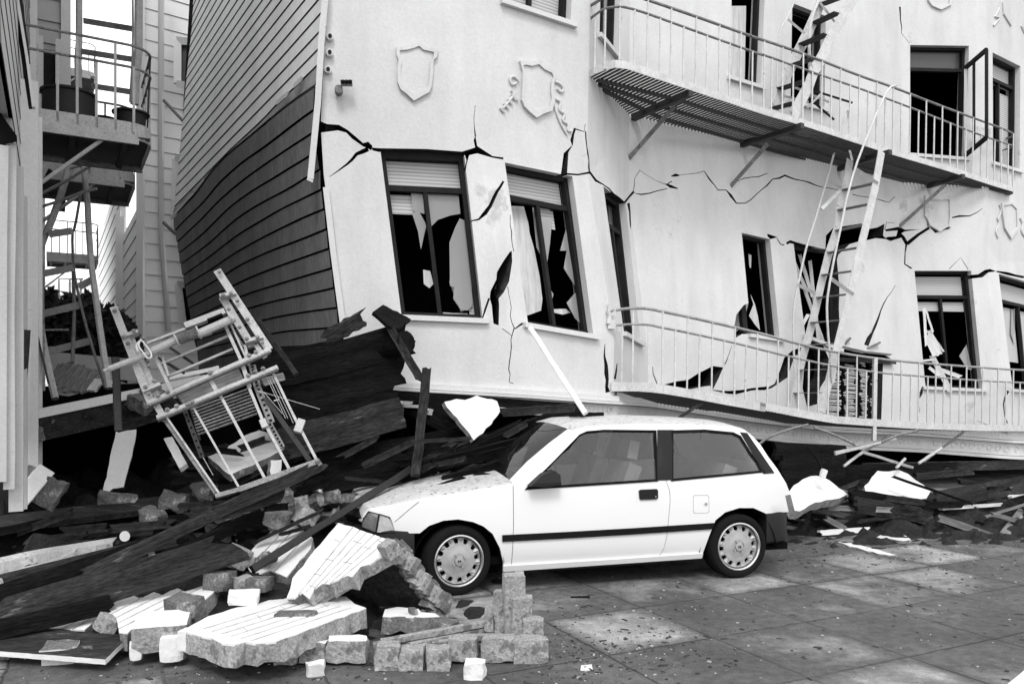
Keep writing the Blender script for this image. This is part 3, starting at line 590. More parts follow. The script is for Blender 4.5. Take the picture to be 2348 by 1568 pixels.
LL = [L0,
 P('s1', 1285, 980, 1262, 995, 1130, 1090, 950, 1230, 820, 1325, 680, 1415, 's2', 500, 0, 425, 80, 350, 175, 270, 260, 160, 360, 65, 460),
 P('s1', 1290, 1170, 1240, 1200, 1060, 1315, 900, 1420, 's2', 690, 0, 530, 130, 400, 250, 310, 350, 200, 450, 85, 560),
 P('s1', 1310, 1345, 1225, 1395, 1080, 1480, 's2', 940, 0, 780, 90, 560, 240, 400, 400, 330, 470, 230, 555, 100, 655),
 P('s1', 1340, 1495, 's2', 1210, 5, 1070, 95, 840, 210, 640, 330, 480, 465, 390, 550, 260, 650, 115, 750),
 P('s2', 1350, 105, 1150, 200, 1000, 270, 800, 390, 640, 480, 480, 600, 380, 680, 135, 850), P('s2', 1375, 275, 1200, 345, 980, 450, 800, 540, 600, 650, 480, 730, 380, 800, 155, 935),
 P('s2', 1395, 450, 1150, 550, 950, 620, 760, 700, 600, 780, 500, 850, 410, 900, 172, 1040), P('s2', 1415, 620, 1150, 710, 900, 800, 700, 880, 560, 950, 430, 1010, 190, 1130),
 P('s2', 1440, 790, 1200, 860, 1000, 920, 780, 985, 620, 1040, 420, 1130, 210, 1230), P('s2', 1460, 963, 1200, 1020, 950, 1070, 700, 1140, 500, 1215, 230, 1320),
 P('s2', 1485, 1135, 1200, 1170, 950, 1215, 800, 1250, 560, 1320, 250, 1410), P('s2', 1500, 1305, 1420, 1310, 1200, 1325, 1050, 1335, 880, 1365, 560, 1430, 262, 1500),
 P('s2', 1520, 1450, 1200, 1470, 900, 1490, 600, 1530, 270, 1600), P('s2', 1530, 1600, 900, 1640, 600, 1680, 280, 1720)]
LL = [resample(smooth(l[::-1], 2), 28) for l in LL]
strips([[(u, v-7+5*(i/27)) for i, (u, v) in enumerate(LL[0])], resample(UL[0], 28)], ['sid_m', 'sid_m'], 'torn_board', 1, label='tapered mid grey board above the dark siding')
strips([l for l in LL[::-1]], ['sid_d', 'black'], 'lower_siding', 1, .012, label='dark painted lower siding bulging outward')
# backing and edges of the siding wall
for pl_, b_ in (([(750, -420), (735, 290), (728, 330), (405, 520), (398, 500), (452, -420)], 0), ([(716, 215), (727, 290), (736, 400), (780, 760), (790, 840), (480, 960), (420, 700), (402, 510)], .001)):
    mb = MB(); V, T = csg([pl_]); shell(mb, V, T, lambda p: sdp(*p, -.05, b_), lambda p: sdp(*p, -.15, b_)); mb.build('side_wall', 'room', bld)
cb = P('s1', 1365, -600, 1368, 0, 1340, 300, 1305, 900, 1240, 1568, 's2', 1232, 20)
mb = MB()
for a, b in zip(cb, cb[1:]): mb.box(at(*a, 7.60), at(*b, 7.60), .058, .03)
mb.build('corner_board', 'trim', bld, label='long corner board hanging loose below the first floor')
cb = P('s2', 1375, 75, 1395, 250, 1440, 640, 1480, 940, 1525, 1275)
mb = MB()
for a, b in zip(cb, cb[1:]): mb.box(at(*a, 7.66), at(*b, 7.66), .055, .03)
mb.build('corner_board', 'trim', bld, label='short corner board beside the dark siding')
for l in (P('s1', 1085, 830, 990, 915), P('s2', 340, 5, 255, 125), P('s2', 240, 130, 55, 345), P('s1', 1210, 700, 1150, 760)): beam('split_board', sdp(*l[0], .05), sdp(*l[1], .06), .05, .012, 'wood_w', bld, rag=.05, up=SN)
# ================================================================ fire escapes on the front
def zhit(c, *a, z=5.05): return [onz(u, v, z) for u, v in P(c, *a)]
def wallD(u):                                     # point on the straight main wall line at picture column u (plan)
    a = (u-CU)/F; d = Vector((math.sin(R(57)), math.cos(R(57)), 0)); x, y = XC[3], DC[3]; t = (a*y-x)/(d.x-a*d.y); return Vector((x+d.x*t, y+d.y*t, 0))
WD = Vector((math.sin(R(57)), math.cos(R(57)), 0)); WN = Vector((math.cos(R(57)), -math.sin(R(57)), 0))   # along the wall / out of the wall
def hatch(poly, step, wd, th, name, m, parent, brk=()):
    """bars perpendicular to the wall clipped to a plan polygon (3-D points, near level)"""
    mb = MB(); o = poly[0]; s_ = [(p-o).dot(WD) for p in poly]; t_ = [(p-o).dot(WN) for p in poly]; n = len(poly); s = min(s_)+step*.4
    while s < max(s_):
        xs = []
        for i in range(n):
            j = (i+1) % n
            if (s_[i]-s)*(s_[j]-s) < 0:
                f = (s-s_[i])/(s_[j]-s_[i]); xs.append((t_[i]+(t_[j]-t_[i])*f, poly[i].z+(poly[j].z-poly[i].z)*f))
        xs.sort()
        if len(xs) > 1 and xs[-1][0]-xs[0][0] > .05:
            (a, za), (b, zb) = xs[0], xs[-1]; p = o+WD*s+WN*a; q = o+WD*s+WN*b; p.z = za; q.z = zb; mb.box(p, q, wd, th, (0, 0, 1))
        s += step
    return mb.build(name, m, parent)
def track(px_, Df):                                # railing line from picture points with a depth function
    return [at(u, v, Df(u)) for u, v in px_]
# ---- upper
OE = P('u3', 560, 548, 640, 503, 700, 478, 770, 462, 850, 470, 1300, 620, 1813, 790, 'u4', 310, 860, 860, 1040, 1300, 1170, 1600, 1268, 1740, 1310)
IE = P('u3', 570, 552, 700, 640, 868, 825, 1120, 880, 1560, 1010, 1813, 1072, 'u4', 60, 1078, 430, 1195, 930, 1335, 1300, 1350, 1540, 1362, 1700, 1330)
fe1 = thing('fire_escape', 'long bowed fire escape across the second floor, its slatted floor seen from below', 'fire escape', onz(1700, 250, 5.05))
ZP = 5.05; O3 = [onz(u, v, ZP) for u, v in OE]; I3 = [onz(u, v, ZP) for u, v in IE]
def Dline(pts):                                   # depth as a function of u along a plan polyline
    q = [((p.x/p.y)*F+CU, p.y) for p in pts]
    def f(u):
        k = 0
        while k < len(q)-2 and u > q[k+1][0]: k += 1
        (a, da), (b, db) = q[k], q[k+1]; t = (u-a)/(b-a) if b != a else 0; return 1/((1/da)+((1/db)-(1/da))*t)
    return f
D1 = Dline(O3)
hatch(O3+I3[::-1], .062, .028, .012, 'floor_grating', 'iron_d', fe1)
mb = MB()
for a, b in zip(O3, O3[1:]): mb.box(a+Vector((0, 0, .035)), b+Vector((0, 0, .035)), .012, .085, (0, 0, 1))
mb.build('edge_beam', 'iron_w', fe1)
mb = MB()
for a, b in zip(I3, I3[1:]): mb.box(a, b, .05, .05, (0, 0, 1))
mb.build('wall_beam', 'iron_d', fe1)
for k in (.27, .52, .76):
    mb = MB(); L_ = [lerp(a, b, k) for a, b in zip([Vector(p) for p in resample([tuple(p) for p in I3[1:]], 8)], [Vector(p) for p in resample([tuple(p) for p in O3[1:]], 8)])]
    for a, b in zip(L_, L_[1:]): mb.box(a-Vector((0, 0, .02)), b-Vector((0, 0, .02)), .045, .03, (0, 0, 1))
    mb.build('stringer_bar', 'iron_d', fe1)
RT = P('u3', 580, 55, 640, 20, 700, -20, 860, -42, 985, 0, 1250, 90, 1560, 200, 1813, 290, 'u4', 0, 265, 350, 385, 700, 525, 900, 590, 1200, 710, 1460, 805, 1690, 890, 1742, 918, 1735, 935, 1670, 955, 1570, 985)
RL = P('u3', 580, 148, 640, 100, 700, 60, 780, 48, 850, 52, 1000, 98, 1250, 190, 1560, 302, 1813, 392, 'u4', 0, 365, 350, 490, 700, 610, 900, 685, 1200, 800, 1460, 905, 1690, 985, 1744, 998, 1720, 1012, 1570, 1058)
def rail(pl, Df, r, name, m, par, endD=None):
    pts = []; um = max(p[0] for p in pl); k = [p[0] for p in pl].index(um)
    for i, (u, v) in enumerate(pl):
        d = Df(u)
        if i > k: d = Df(um)+(i-k)*.25
        pts.append(at(u, v, d))
    mb = MB(); mb.tube([Vector(p) for p in smooth([tuple(p) for p in pts], 1)], r, 8); return mb.build(name, m, par, sm=True)
rail(RT, D1, .017, 'top_rail', 'steel_g', fe1); rail(RL, D1, .014, 'middle_rail', 'steel_g', fe1)
def vat(pl, u):
    for a, b in zip(pl, pl[1:]):
        if a[0] <= u <= b[0]: return a[1]+(b[1]-a[1])*(u-a[0])/(b[0]-a[0])
    return pl[-1][1] if u > pl[-1][0] else pl[0][1]
def balusters(us, top, low, base, Df, par, m='iron_w', tall=lambda i: i % 2 == 0, r=.010):
    for i, u in enumerate(us):
        t = top if tall(i) else low; d = Df(u)
        mb = MB(); mb.box(at(u+2, vat(t, u), d), at(u, vat(base, u), d), r*1.7, r*1.7, (0, -1, 0)); mb.build('baluster', m, par)
us = [P('u3', x, 0)[0][0] for x in (632, 700, 800, 900, 990, 1075, 1150, 1235, 1320, 1395, 1480, 1550, 1625, 1705, 1785)]+[P('u4', x, 0)[0][0] for x in (85, 160, 232, 300, 362, 428, 492, 555, 620, 682, 742, 802, 860, 915, 970, 1030, 1088, 1140, 1195, 1250, 1305, 1355, 1410, 1460, 1515, 1560, 1608, 1655, 1700, 1735)]
balusters(us, RT, RL, OE, D1, fe1)
for (a, b) in ((P('u3', 1210, 690)[0], P('u3', 865, 1085)[0]), (P('u3', 1813, 985)[0], P('u3', 1560, 1275)[0]), (P('u4', 1275, 1265)[0], P('m4', 955, 85)[0])):
    w_ = wallD(b[0]); p = at(b[0], b[1], w_.y); t = at(a[0], a[1], D1(a[0])*.5+w_.y*.5+.15); q = Vector((t.x, t.y, t.z))
    mb = MB(); mb.box(p, q, .055, .02); mb.build('bracket_strut', 'steel_g', fe1)
for a, b in ((P('u3', 1290, 640)[0], P('u3', 870, 820)[0]), (P('u4', 300, 860)[0], P('u3', 1565, 1015)[0]), (P('u4', 900, 1040)[0], P('u4', 440, 1190)[0]), (P('u4', 1400, 1205)[0], P('u4', 935, 1335)[0])):
    mb = MB(); p, q = onz(*a, ZP-.04), onz(*b, ZP-.04); mb.box(p, q, .07, .07, (0, 0, 1)); mb.build('cross_beam', 'iron_d', fe1)
# ---- lower
FEB = P('m3', 745, 1172, 960, 1172, 1100, 1188, 1300, 1222, 1500, 1262, 1813, 1318, 'm4', 0, 1300, 250, 1348, 500, 1395, 800, 1418, 1100, 1438, 1500, 1452, 1813, 1456, 2300, 1462)
T2 = P('m3', 740, 660, 770, 648, 900, 635, 1000, 638, 1100, 660, 1250, 690, 1580, 765, 1813, 820, 'm4', 270, 880, 540, 940, 800, 980, 1100, 1010, 1500, 1040, 1813, 1060, 2300, 1080)
L2 = P('m3', 735, 755, 900, 745, 1000, 748, 1100, 770, 1250, 798, 1580, 870, 1813, 930, 'm4', 250, 975, 500, 1030, 800, 1075, 1100, 1100, 1500, 1130, 1813, 1145, 2300, 1165)
pl_l = [fac(1398, 880, -.02), fac(1420, 880, -.5)]+[wallD(u)+WN*1.0 for u in (1640, 1700, 1900, 2100, 2300, 2600)]
for p in pl_l: p.z = 0
D2 = Dline(pl_l)
fe2 = thing('fire_escape', 'sagging fire escape of white balusters along the first floor, running out of the right edge', 'fire escape', at(1900, 965, D2(1900)))
FL = resample(FEB, 40); O2 = [at(u, v, D2(u)) for u, v in FL]
mb = MB()
for a, b in zip(O2, O2[1:]): mb.box(a, b, .012, .10, (0, 0, 1))
mb.build('edge_beam', 'iron_w', fe2)
poly2 = [at(u, v, D2(u)) for u, v in FEB]; in2 = []
for p in poly2[2:]:
    k = (p-wallD(1600)-Vector((0, 0, 0))).dot(WN); q = p-WN*(k-.06); q.z = p.z-.02; in2.append(q)
in2 = [poly2[0]+Vector((.05, .1, 0))]+in2
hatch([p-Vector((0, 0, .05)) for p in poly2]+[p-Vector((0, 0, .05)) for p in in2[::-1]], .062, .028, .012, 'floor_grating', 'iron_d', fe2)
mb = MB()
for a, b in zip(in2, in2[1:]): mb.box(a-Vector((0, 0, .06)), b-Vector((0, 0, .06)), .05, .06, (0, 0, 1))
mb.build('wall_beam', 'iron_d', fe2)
rail(T2, D2, .017, 'top_rail', 'rail', fe2); rail(L2, D2, .014, 'middle_rail', 'rail', fe2)
us = [P('m3', x, 0)[0][0] for x in (815, 890, 995, 1092, 1178, 1262, 1345, 1430, 1510, 1585, 1660, 1738, 1810)]+[P('m4', x, 0)[0][0] for x in (128, 200, 270, 338, 405, 472, 540, 602, 666, 730, 795, 912, 970, 1035, 1090, 1150, 1205, 1260, 1310, 1370, 1415, 1475, 1525, 1580, 1630, 1685, 1735, 1780, 1830, 1880, 1930)]
tall = lambda i: i not in (0, 2, 4, 6, 8, 10, 12) and (i < 13 or i % 2 == 1)
balusters(us, T2, L2, FEB, D2, fe2, tall=tall)
mb = MB(); mb.box(at(2006, 820, D2(2006)), at(2003, 1010, D2(2006)), .05, .05, (0, -1, 0)); mb.build('end_post', 'iron_w', fe2)
for a, b in ((P('m3', 1380, 1270)[0], P('m3', 1200, 1390)[0]), (P('m4', 1400, 1480)[0], P('l4', 1040, 140)[0]), (P('m4', 900, 1500)[0], P('l4', 560, 130)[0])):
    p, q = at(*a, D2(a[0])+.3), at(*b, D2(b[0])+.9); mb = MB(); mb.box(p, q, .04, .02); mb.build('bracket_strut', 'steel_g', fe2)
bp = [at(*P('m3', *c)[0], fac(*P('m3', *c)[0]).y-.03) for c in ((725, 655), (735, 700), (725, 745))]
mb = MB(); mb.tube([Vector(q) for q in smooth([tuple(b) for b in bp], 1)], .025, 8); mb.box(bp[0]+Vector((.04, 0, -.05)), bp[0]+Vector((.04, 0, .08)), .09, .02); mb.box(bp[2]+Vector((.04, 0, -.05)), bp[2]+Vector((.04, 0, .05)), .09, .02); mb.build('wall_bracket', 'iron_w', fe2)
# ---- steep ladder between the two
def D_off(u, o): return (wallD(u)+WN*0).y if False else None
def atoff(u, v, o):                                # point o metres out from the main wall plane
    pl = Plane(wallD(1700)+WN*o, wallD(2000)+WN*o, wallD(1700)+WN*o+Vector((0, 0, 2))); return pl.hit(u, v)
ld = thing('escape_ladder', 'steep white stair ladder with pipe handrails joining the two fire escapes', 'ladder', atoff(1850, 945, .6))
LS = P('u4', 625, 1095, 600, 1230, 552, 1415, 'm4', 540, 90, 480, 260, 430, 460, 390, 640, 345, 820, 320, 900, 290, 1010, 230, 1335)
RS = P('u4', 840, 1035, 800, 1260, 745, 1500, 'm4', 740, 50, 690, 250, 650, 430, 600, 640, 555, 830, 500, 1050, 430, 1345)
for nm, pl, o in (('stringer', LS, .42), ('stringer', RS, .92)):
    mb = MB(); q = [atoff(u, v, o) for u, v in pl]
    for a, b in zip(q, q[1:]): mb.box(a, b, .15, .012, WN)
    mb.build(nm, 'iron_w', ld)
for t in (.12, .2, .28, .37, .46, .555, .65, .745, .84, .93):
    a = atoff(*Vector(resample(LS, 101)[int(t*100)]), .42); b = atoff(*Vector(resample(RS, 101)[int(t*100)]), .92); b.z = a.z
    d = atoff(*Vector(resample(RS, 101)[int(t*100)]), .92); b.x, b.y = d.x, d.y
    mb = MB(); mb.box(a, b, .12, .012, (0, 0, 1)); mb.build('tread', 'steel_g', ld)
H1 = P('u4', 940, 585, 890, 600, 820, 740, 740, 935, 655, 1155, 590, 1400, 'm4', 580, 0, 525, 250, 490, 435, 465, 590, 470, 760, 492, 1000, 505, 1140)
H2 = P('u4', 640, 700, 600, 780, 540, 960, 470, 1215, 370, 1560, 'm4', 330, 200, 270, 470, 240, 620, 235, 760, 240, 930, 260, 1330)
for pl, o in ((H1, .95), (H2, .40)):
    mb = MB(); mb.tube([atoff(u, v, o) for u, v in smooth(pl, 1)], .015, 8); mb.build('handrail', 'iron_w', ld, sm=True)
for (a, b), o in (((P('u4', 470, 1225)[0], P('u4', 568, 1292)[0]), .41), ((P('u4', 660, 1155)[0], P('u4', 812, 1255)[0]), .93), ((P('m4', 268, 475)[0], P('m4', 395, 540)[0]), .41), ((P('m4', 495, 435)[0], P('m4', 645, 542)[0]), .93), ((P('u4', 430, 1430)[0], P('u4', 560, 1300)[0]), .41)):
    mb = MB(); mb.box(atoff(*a, o), atoff(*b, o), .05, .02); mb.build('rail_stay', 'iron_w', ld)
# ---- ladder to the third floor
lu = thing('escape_ladder', 'twisted wide ladder rising from the upper fire escape', 'ladder', atoff(1830, 260, .6))
LS = P('u4', 440, -200, 420, 30, 375, 140, 330, 240, 285, 330, 245, 410, 200, 500, 165, 610, 115, 735); RS = P('u4', 760, -220, 610, 60, 545, 180, 480, 290, 430, 400, 380, 480, 345, 580, 300, 670, 235, 790)
for pl, o in ((LS, .5), (RS, .9)):
    mb = MB(); q = [atoff(u, v, o) for u, v in pl]
    for a, b in zip(q, q[1:]): mb.box(a, b, .17, .012, WN)
    mb.build('stringer', 'iron_w', lu)
for a, b in ((380, 165, 540, 90), (290, 310, 465, 238), (245, 445, 380, 400), (140, 612, 330, 555), (100, 745, 270, 700), (430, 35, 560, -15)) and [((380, 165), (540, 90)), ((290, 310), (465, 238)), ((245, 445), (380, 400)), ((140, 612), (330, 555)), ((100, 745), (270, 700)), ((430, 35), (560, -15))]:
    mb = MB(); mb.box(atoff(*P('u4', *a)[0], .5), atoff(*P('u4', *b)[0], .9), .14, .015, (0, 0, 1)); mb.build('tread', 'steel_d', lu)
for pl, o in ((P('u4', 410, 10, 375, 90, 352, 180, 345, 300, 350, 480, 350, 640), .52), (P('u4', 250, 0, 195, 130, 150, 200, 130, 330, 125, 600), .5)):
    mb = MB(); mb.tube([atoff(u, v, o) for u, v in smooth(pl, 1)], .022 if o > .51 else .012, 8); mb.build('handrail', 'iron_w', lu, sm=True)
for a, b in (((200, 135), (315, 232)), ((415, 15), (540, 180)), ((370, 620), (640, 705)), ((340, 670), (515, 820)), ((180, 660), (340, 700)), ((250, 600), (480, 700)), ((640, 700), (610, 760)), ((610, 760), (615, 1000)), ((615, 1000), (640, 1100)), ((330, 740), (430, 640)), ((350, 660), (450, 680))):
    mb = MB(); mb.box(atoff(*P('u4', *a)[0], .6), atoff(*P('u4', *b)[0], .7), .03, .012); mb.build('bent_bar', 'iron_w' if a[1] != 620 and a[0] != 340 else 'steel_d', lu)
# ================================================================ the white hatchback
CO = Vector((-.405, 6.10, 0)); CX = Vector((.9706, .2411, 0)); CY = Vector((-.2411, .9706, 0)); WID = 1.62
def C3(x, y, z): return CO+CX*x+CY*y+Vector((0, 0, z))
def yS(x, z):
    y = -.02+.012*((z-.6)/.3)**2 if z < .86 else -.011+(z-.86)*.42
    if z < .30: y += (.30-z)*.25
    if x < 0: y += .10*(x/.76)**2+(.9*max(0, -.62-x))**1.35
    if x > 2.4: y += .10*((x-2.4)/.5)**2
    return y
def ch(u, v):
    a = (u-CU)/F; y = -.02
    for _ in range(8):
        t = (y+CO.x*CY.x+CO.y*CY.y)/(a*CY.x+CY.y); x = (Vector((t*a, t))-CO.xy).dot(CX.xy); z = EYE+(H-v)/F*t; y = yS(x, max(.1, min(1.4, z)))
    return (x, z)
def CH(c, *a): return [ch(u, v) for u, v in P(c, *a)]
def CQ(*a): return [ch(a[i], a[i+1]) for i in range(0, len(a), 2)]
car = thing('parked_car', 'white three door hatchback with open debris heaped over its bonnet and windscreen', 'car', C3(1.2, .8, 0))
EDG = CQ(829, 1196, 834, 1176, 846, 1164, 872, 1161, 930, 1149, 983, 1139, 1067, 1127, 1120, 1117, 1176, 1107, 1222, 1064, 1272, 1019.5, 1312, 988, 1345, 977, 1420, 973, 1503, 971, 1600, 973, 1681, 978, 1706, 985, 1724, 999, 1742, 1018, 1760, 1046, 1781, 1074, 1802, 1108, 1813, 1137, 1822, 1172)
BOT = CQ(1808, 1173, 1756, 1177, 1727, 1164, 1694, 1164, 1662, 1174, 1640, 1192, 1626, 1226, 1613, 1262, 1607, 1278, 1400, 1292, 1153, 1309, 1154, 1290, 1146, 1256, 1129, 1223, 1108, 1206, 1084, 1196, 1050, 1190, 1016, 1193, 983, 1205, 962, 1222, 906, 1222, 829, 1209)
WIN1 = CH('l3', 158, 247, 1048, 191, 'm3', 1048, 1472, 700, 1468, 580, 1478, 530, 1500); WIN2 = CQ(1540, 1100, 1540, 988, 1615, 986, 1680, 992, 1697, 1000, 1722, 1040, 1752, 1080, 1700, 1085)
HL = CQ(829, 1208, 829, 1196, 834, 1186, 844, 1172, 868, 1178, 861, 1221); CLN = CQ(863, 1221, 870, 1178, 893, 1185, 898, 1195, 906, 1221.5)
SEAM = [ribbon([(x*100, z*100) for x, z in CQ(*s)], .5, 0) for s in ((1176, 1112, 1177, 1200, 1172, 1294), (1526, 1100, 1535, 1125, 1536, 1150, 1529, 1226, 1522, 1256, 1510, 1276), (905, 1196, 940, 1166, 960, 1150))]
SEAM = [[(x/100, z/100) for x, z in s] for s in SEAM]
random.seed(5)
def panel(outer, holes, y0, y1, name, m, parent=car, both=True, grid=.07, sm=True, mi=(0, 0, 0)):
    xs = [p[0] for p in outer]; zs = [p[1] for p in outer]; g = []
    x = min(xs)+grid*.5
    while x < max(xs):
        z = min(zs)+grid*.45
        while z < max(zs): g.append((x, z)); z += grid
        x += grid
    V, T = csg([outer], holes, (), g); mb = MB()
    shell(mb, V, T, lambda p: C3(p[0], yS(*p)+y0, p[1]), lambda p: C3(p[0], yS(*p)+y1, p[1]), mi)
    if both and name not in ('body', 'body_liner'): mb.build(name, m, parent, sm); mb = MB()
    if both: shell(mb, V, T, lambda p: C3(p[0], WID-yS(*p)-y0, p[1]), lambda p: C3(p[0], WID-yS(*p)-y1, p[1]), mi)
    return mb.build(name, m, parent, sm)
bodyside = panel(EDG+BOT, [WIN1, WIN2, HL, CLN]+SEAM, 0, .03, 'body', ['paint', 'black', 'black'])
panel(EDG+BOT, [WIN1, WIN2], .012, .016, 'body_liner', 'black', grid=.2)
sx = lambda s: math.sin(math.pi*s)
def strip(rows, ts, name, m, off=0, sm=True):
    """rows: (xe, ze, xc, zc)"""
    mb = MB(); vs = []
    for xe, ze, xc, zc in rows:
        ye = yS(xe, ze)
        for t in ts:
            k = sx(t)**.75; vs.append(C3(xe+(xc-xe)*k, ye+(WID-2*ye)*t, ze+(zc-ze)*k+off*(1 if t not in (0, 1) else 0)))
    n = len(ts); mb.add(vs, [(i*n+j, i*n+j+1, (i+1)*n+j+1, (i+1)*n+j) for i in range(len(rows)-1) for j in range(n-1)]); return mb.build(name, m, car, sm)
dx = [(-.06, .0), (-.07, .01), (-.08, .02), (-.09, .03), (-.08, .045), (-.06, .055), (-.03, .06), (0, .06), (-.02, .05), (-.10, .045), (-.08, .045), (-.05, .05), (-.02, .055), (0, .055), (0, .055), (0, .05), (.03, .045), (.05, .04), (.06, .03), (.07, .025), (.07, .02), (.07, .015), (.07, .01), (.07, .005), (.06, 0)]
ROW = [(x, z, x+a, z+b) for (x, z), (a, b) in zip(EDG, dx)]
TS = [0, .01, .03, .06, .1, .18, .3, .42, .5, .58, .7, .82, .9, .94, .97, .99, 1]
strip(ROW[:9], TS, 'bonnet', 'paint_top'); strip(ROW[11:18], TS, 'roof', 'paint_top'); strip(ROW[21:], TS, 'tailgate', 'paint')
TP = [0, .01, .03, .06]; strip(ROW[8:12], TP, 'windscreen_pillar', 'paint'); strip(ROW[8:12], [1-t for t in TP][::-1], 'windscreen_pillar', 'paint')
strip(ROW[17:22], TP, 'rear_pillar', 'paint'); strip(ROW[17:22], [1-t for t in TP][::-1], 'rear_pillar', 'paint')
TG = [.06, .1, .2, .35, .5, .65, .8, .9, .94]; strip(ROW[8:12], TG, 'windscreen', 'glass_ws'); strip(ROW[17:22], TG, 'rear_window', 'glass_car')
strip([(x, z, a, b) for x, z, a, b in (ROW[8], ROW[8])], TG, 'cowl', 'plastic')
mb = MB(); mb.tube([C3(-.66, .12, .60), C3(-.80, .5, .60), C3(-.82, .8, .60), C3(-.80, 1.1, .60), C3(-.66, 1.5, .60)], .06, 6); mb.build('grille', 'plastic', car)
def rbox(name, pts, z0, z1, th, m, k=.01):          # bumper: rounded section swept along a plan path
    mb = MB(); prof = [(0, z0+.02), (-.0+th*.0, z1-.03), (.015, z1-.008), (.03, z1), (th, z1), (th, z0), (.03, z0), (.01, z0+.008)]; n = len(prof); q = smooth(pts, 2); vs = []
    for i, (x, y) in enumerate(q):
        a, b = Vector(q[max(0, i-1)]), Vector(q[min(len(q)-1, i+1)]); d = (b-a).normalized(); nn = Vector((-d.y, d.x))
        vs += [C3(x+nn.x*o, y+nn.y*o, z) for o, z in prof]
    fs = [(i*n+j, i*n+(j+1) % n, (i+1)*n+(j+1) % n, (i+1)*n+j) for i in range(len(q)-1) for j in range(n)]+[tuple(range(n)), tuple(range(len(vs)-1, len(vs)-n-1, -1))]
    mb.add(vs, fs); mb.build(name, m, car, True)
rbox('front_bumper', [(-.34, .005), (-.55, .02), (-.74, .12), (-.83, .45), (-.84, .81), (-.83, 1.17), (-.74, 1.5), (-.55, 1.6), (-.34, 1.615)][::-1], .27, .535, .10, 'plastic')
rbox('rear_bumper', [(2.63, .0), (2.82, .03), (2.93, .15), (2.975, .5), (2.98, .81), (2.975, 1.12), (2.93, 1.47), (2.82, 1.59), (2.63, 1.62)], .27, .545, .10, 'plastic')
pl_ = panel(CQ(1151, 1226, 1300, 1218.5, 1450, 1210, 1638, 1198, 1630, 1212, 1450, 1224, 1300, 1233, 1151, 1241), [], -.014, .002, 'side_moulding', 'rubber')
panel(CQ(1152, 1296, 1400, 1281, 1609, 1267, 1606, 1278, 1400, 1292, 1152, 1309), [], -.022, .004, 'sill', 'paint', both=False)
panel(CQ(1154, 1309, 1400, 1292, 1606, 1278, 1590, 1286, 1400, 1299, 1160, 1315), [], .01, .02, 'underside_edge', 'plastic', both=False)
panel(WIN1, [], .012, .016, 'door_window', 'glass_car'); panel(WIN2, [], .012, .016, 'quarter_window', 'glass_car')
def ring(pl, k, name):
    cx = sum(p[0] for p in pl)/len(pl); cz = sum(p[1] for p in pl)/len(pl)
    V, T = csg([[(cx+(x-cx)*(1+k*.4), cz+(z-cz)*(1+k)) for x, z in pl]], [[(cx+(x-cx)*(1-k*.4), cz+(z-cz)*(1-k)) for x, z in pl]])
    for s_ in (0, 1):
        mb = MB()
        f = lambda p, o: C3(p[0], (yS(*p)+o) if not s_ else WID-yS(*p)-o, p[1]); shell(mb, V, T, lambda p: f(p, -.006), lambda p: f(p, .012)); mb.build(name, 'rubber', car)
ring(WIN1, .035, 'window_seal'); ring(WIN2, .045, 'window_seal')
panel(CQ(1506, 1101, 1506, 985, 1543, 985, 1543, 1100), [], -.005, .012, 'door_pillar', 'plastic')
panel(CQ(1695, 990, 1712, 992, 1775, 1084, 1750, 1086), [], -.004, .01, 'window_trim', 'plastic')
fuel = CH('l3', 1290, 300, 1300, 291, 1385, 290, 1397, 300, 1398, 400, 1388, 411, 1300, 415, 1291, 405)
cxf = sum(p[0] for p in fuel)/8; czf = sum(p[1] for p in fuel)/8
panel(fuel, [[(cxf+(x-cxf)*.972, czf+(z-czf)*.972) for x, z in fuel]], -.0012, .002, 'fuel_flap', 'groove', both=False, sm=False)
c = CH('l3', 1376, 350)[0]; mb = MB(); mb.tube([C3(c[0], yS(*c)-.008, c[1]), C3(c[0], yS(*c)+.01, c[1])], .012, 12); mb.build('fuel_lock', 'chrome', car)
panel(CH('l3', 922, 262, 932, 254, 1040, 249, 1049, 258, 1050, 308, 1040, 317, 935, 322, 926, 316), [], -.012, .004, 'door_handle', 'plastic', sm=False)
c = CH('l3', 1033, 300)[0]; mb = MB(); mb.tube([C3(c[0], yS(*c)-.016, c[1]), C3(c[0], yS(*c), c[1])], .006, 8); mb.build('door_lock', 'chrome', car)
panel(HL, [], .004, .03, 'headlight', 'lamp', both=True, grid=.03); panel(CLN, [], .002, .03, 'corner_light', 'lamp_c', both=True, grid=.03)
ring(HL, .05, 'lamp_surround'); ring(CLN, .05, 'lamp_surround')
panel(CQ(863, 1222, 870, 1178, 867, 1177, 860, 1222), [], -.003, .01, 'lamp_divider', 'plastic', sm=False)
for a in ((893, 1187), (898, 1217)):
    c = ch(*a); mb = MB(); mb.tube([C3(c[0], yS(*c)-.004, c[1]), C3(c[0], yS(*c)+.01, c[1])], .006, 8); mb.build('lamp_screw', 'plastic', car)
panel(CQ(1811, 1133, 1821, 1172, 1808, 1173, 1800, 1135), [], -.006, .02, 'tail_light', 'lamp', both=True, grid=.03)
panel(CQ(1208, 1112, 1238, 1084, 1262, 1076, 1276, 1086, 1278, 1108, 1245, 1113), [], -.10, .0, 'wing_mirror', 'plastic', both=False, sm=False)
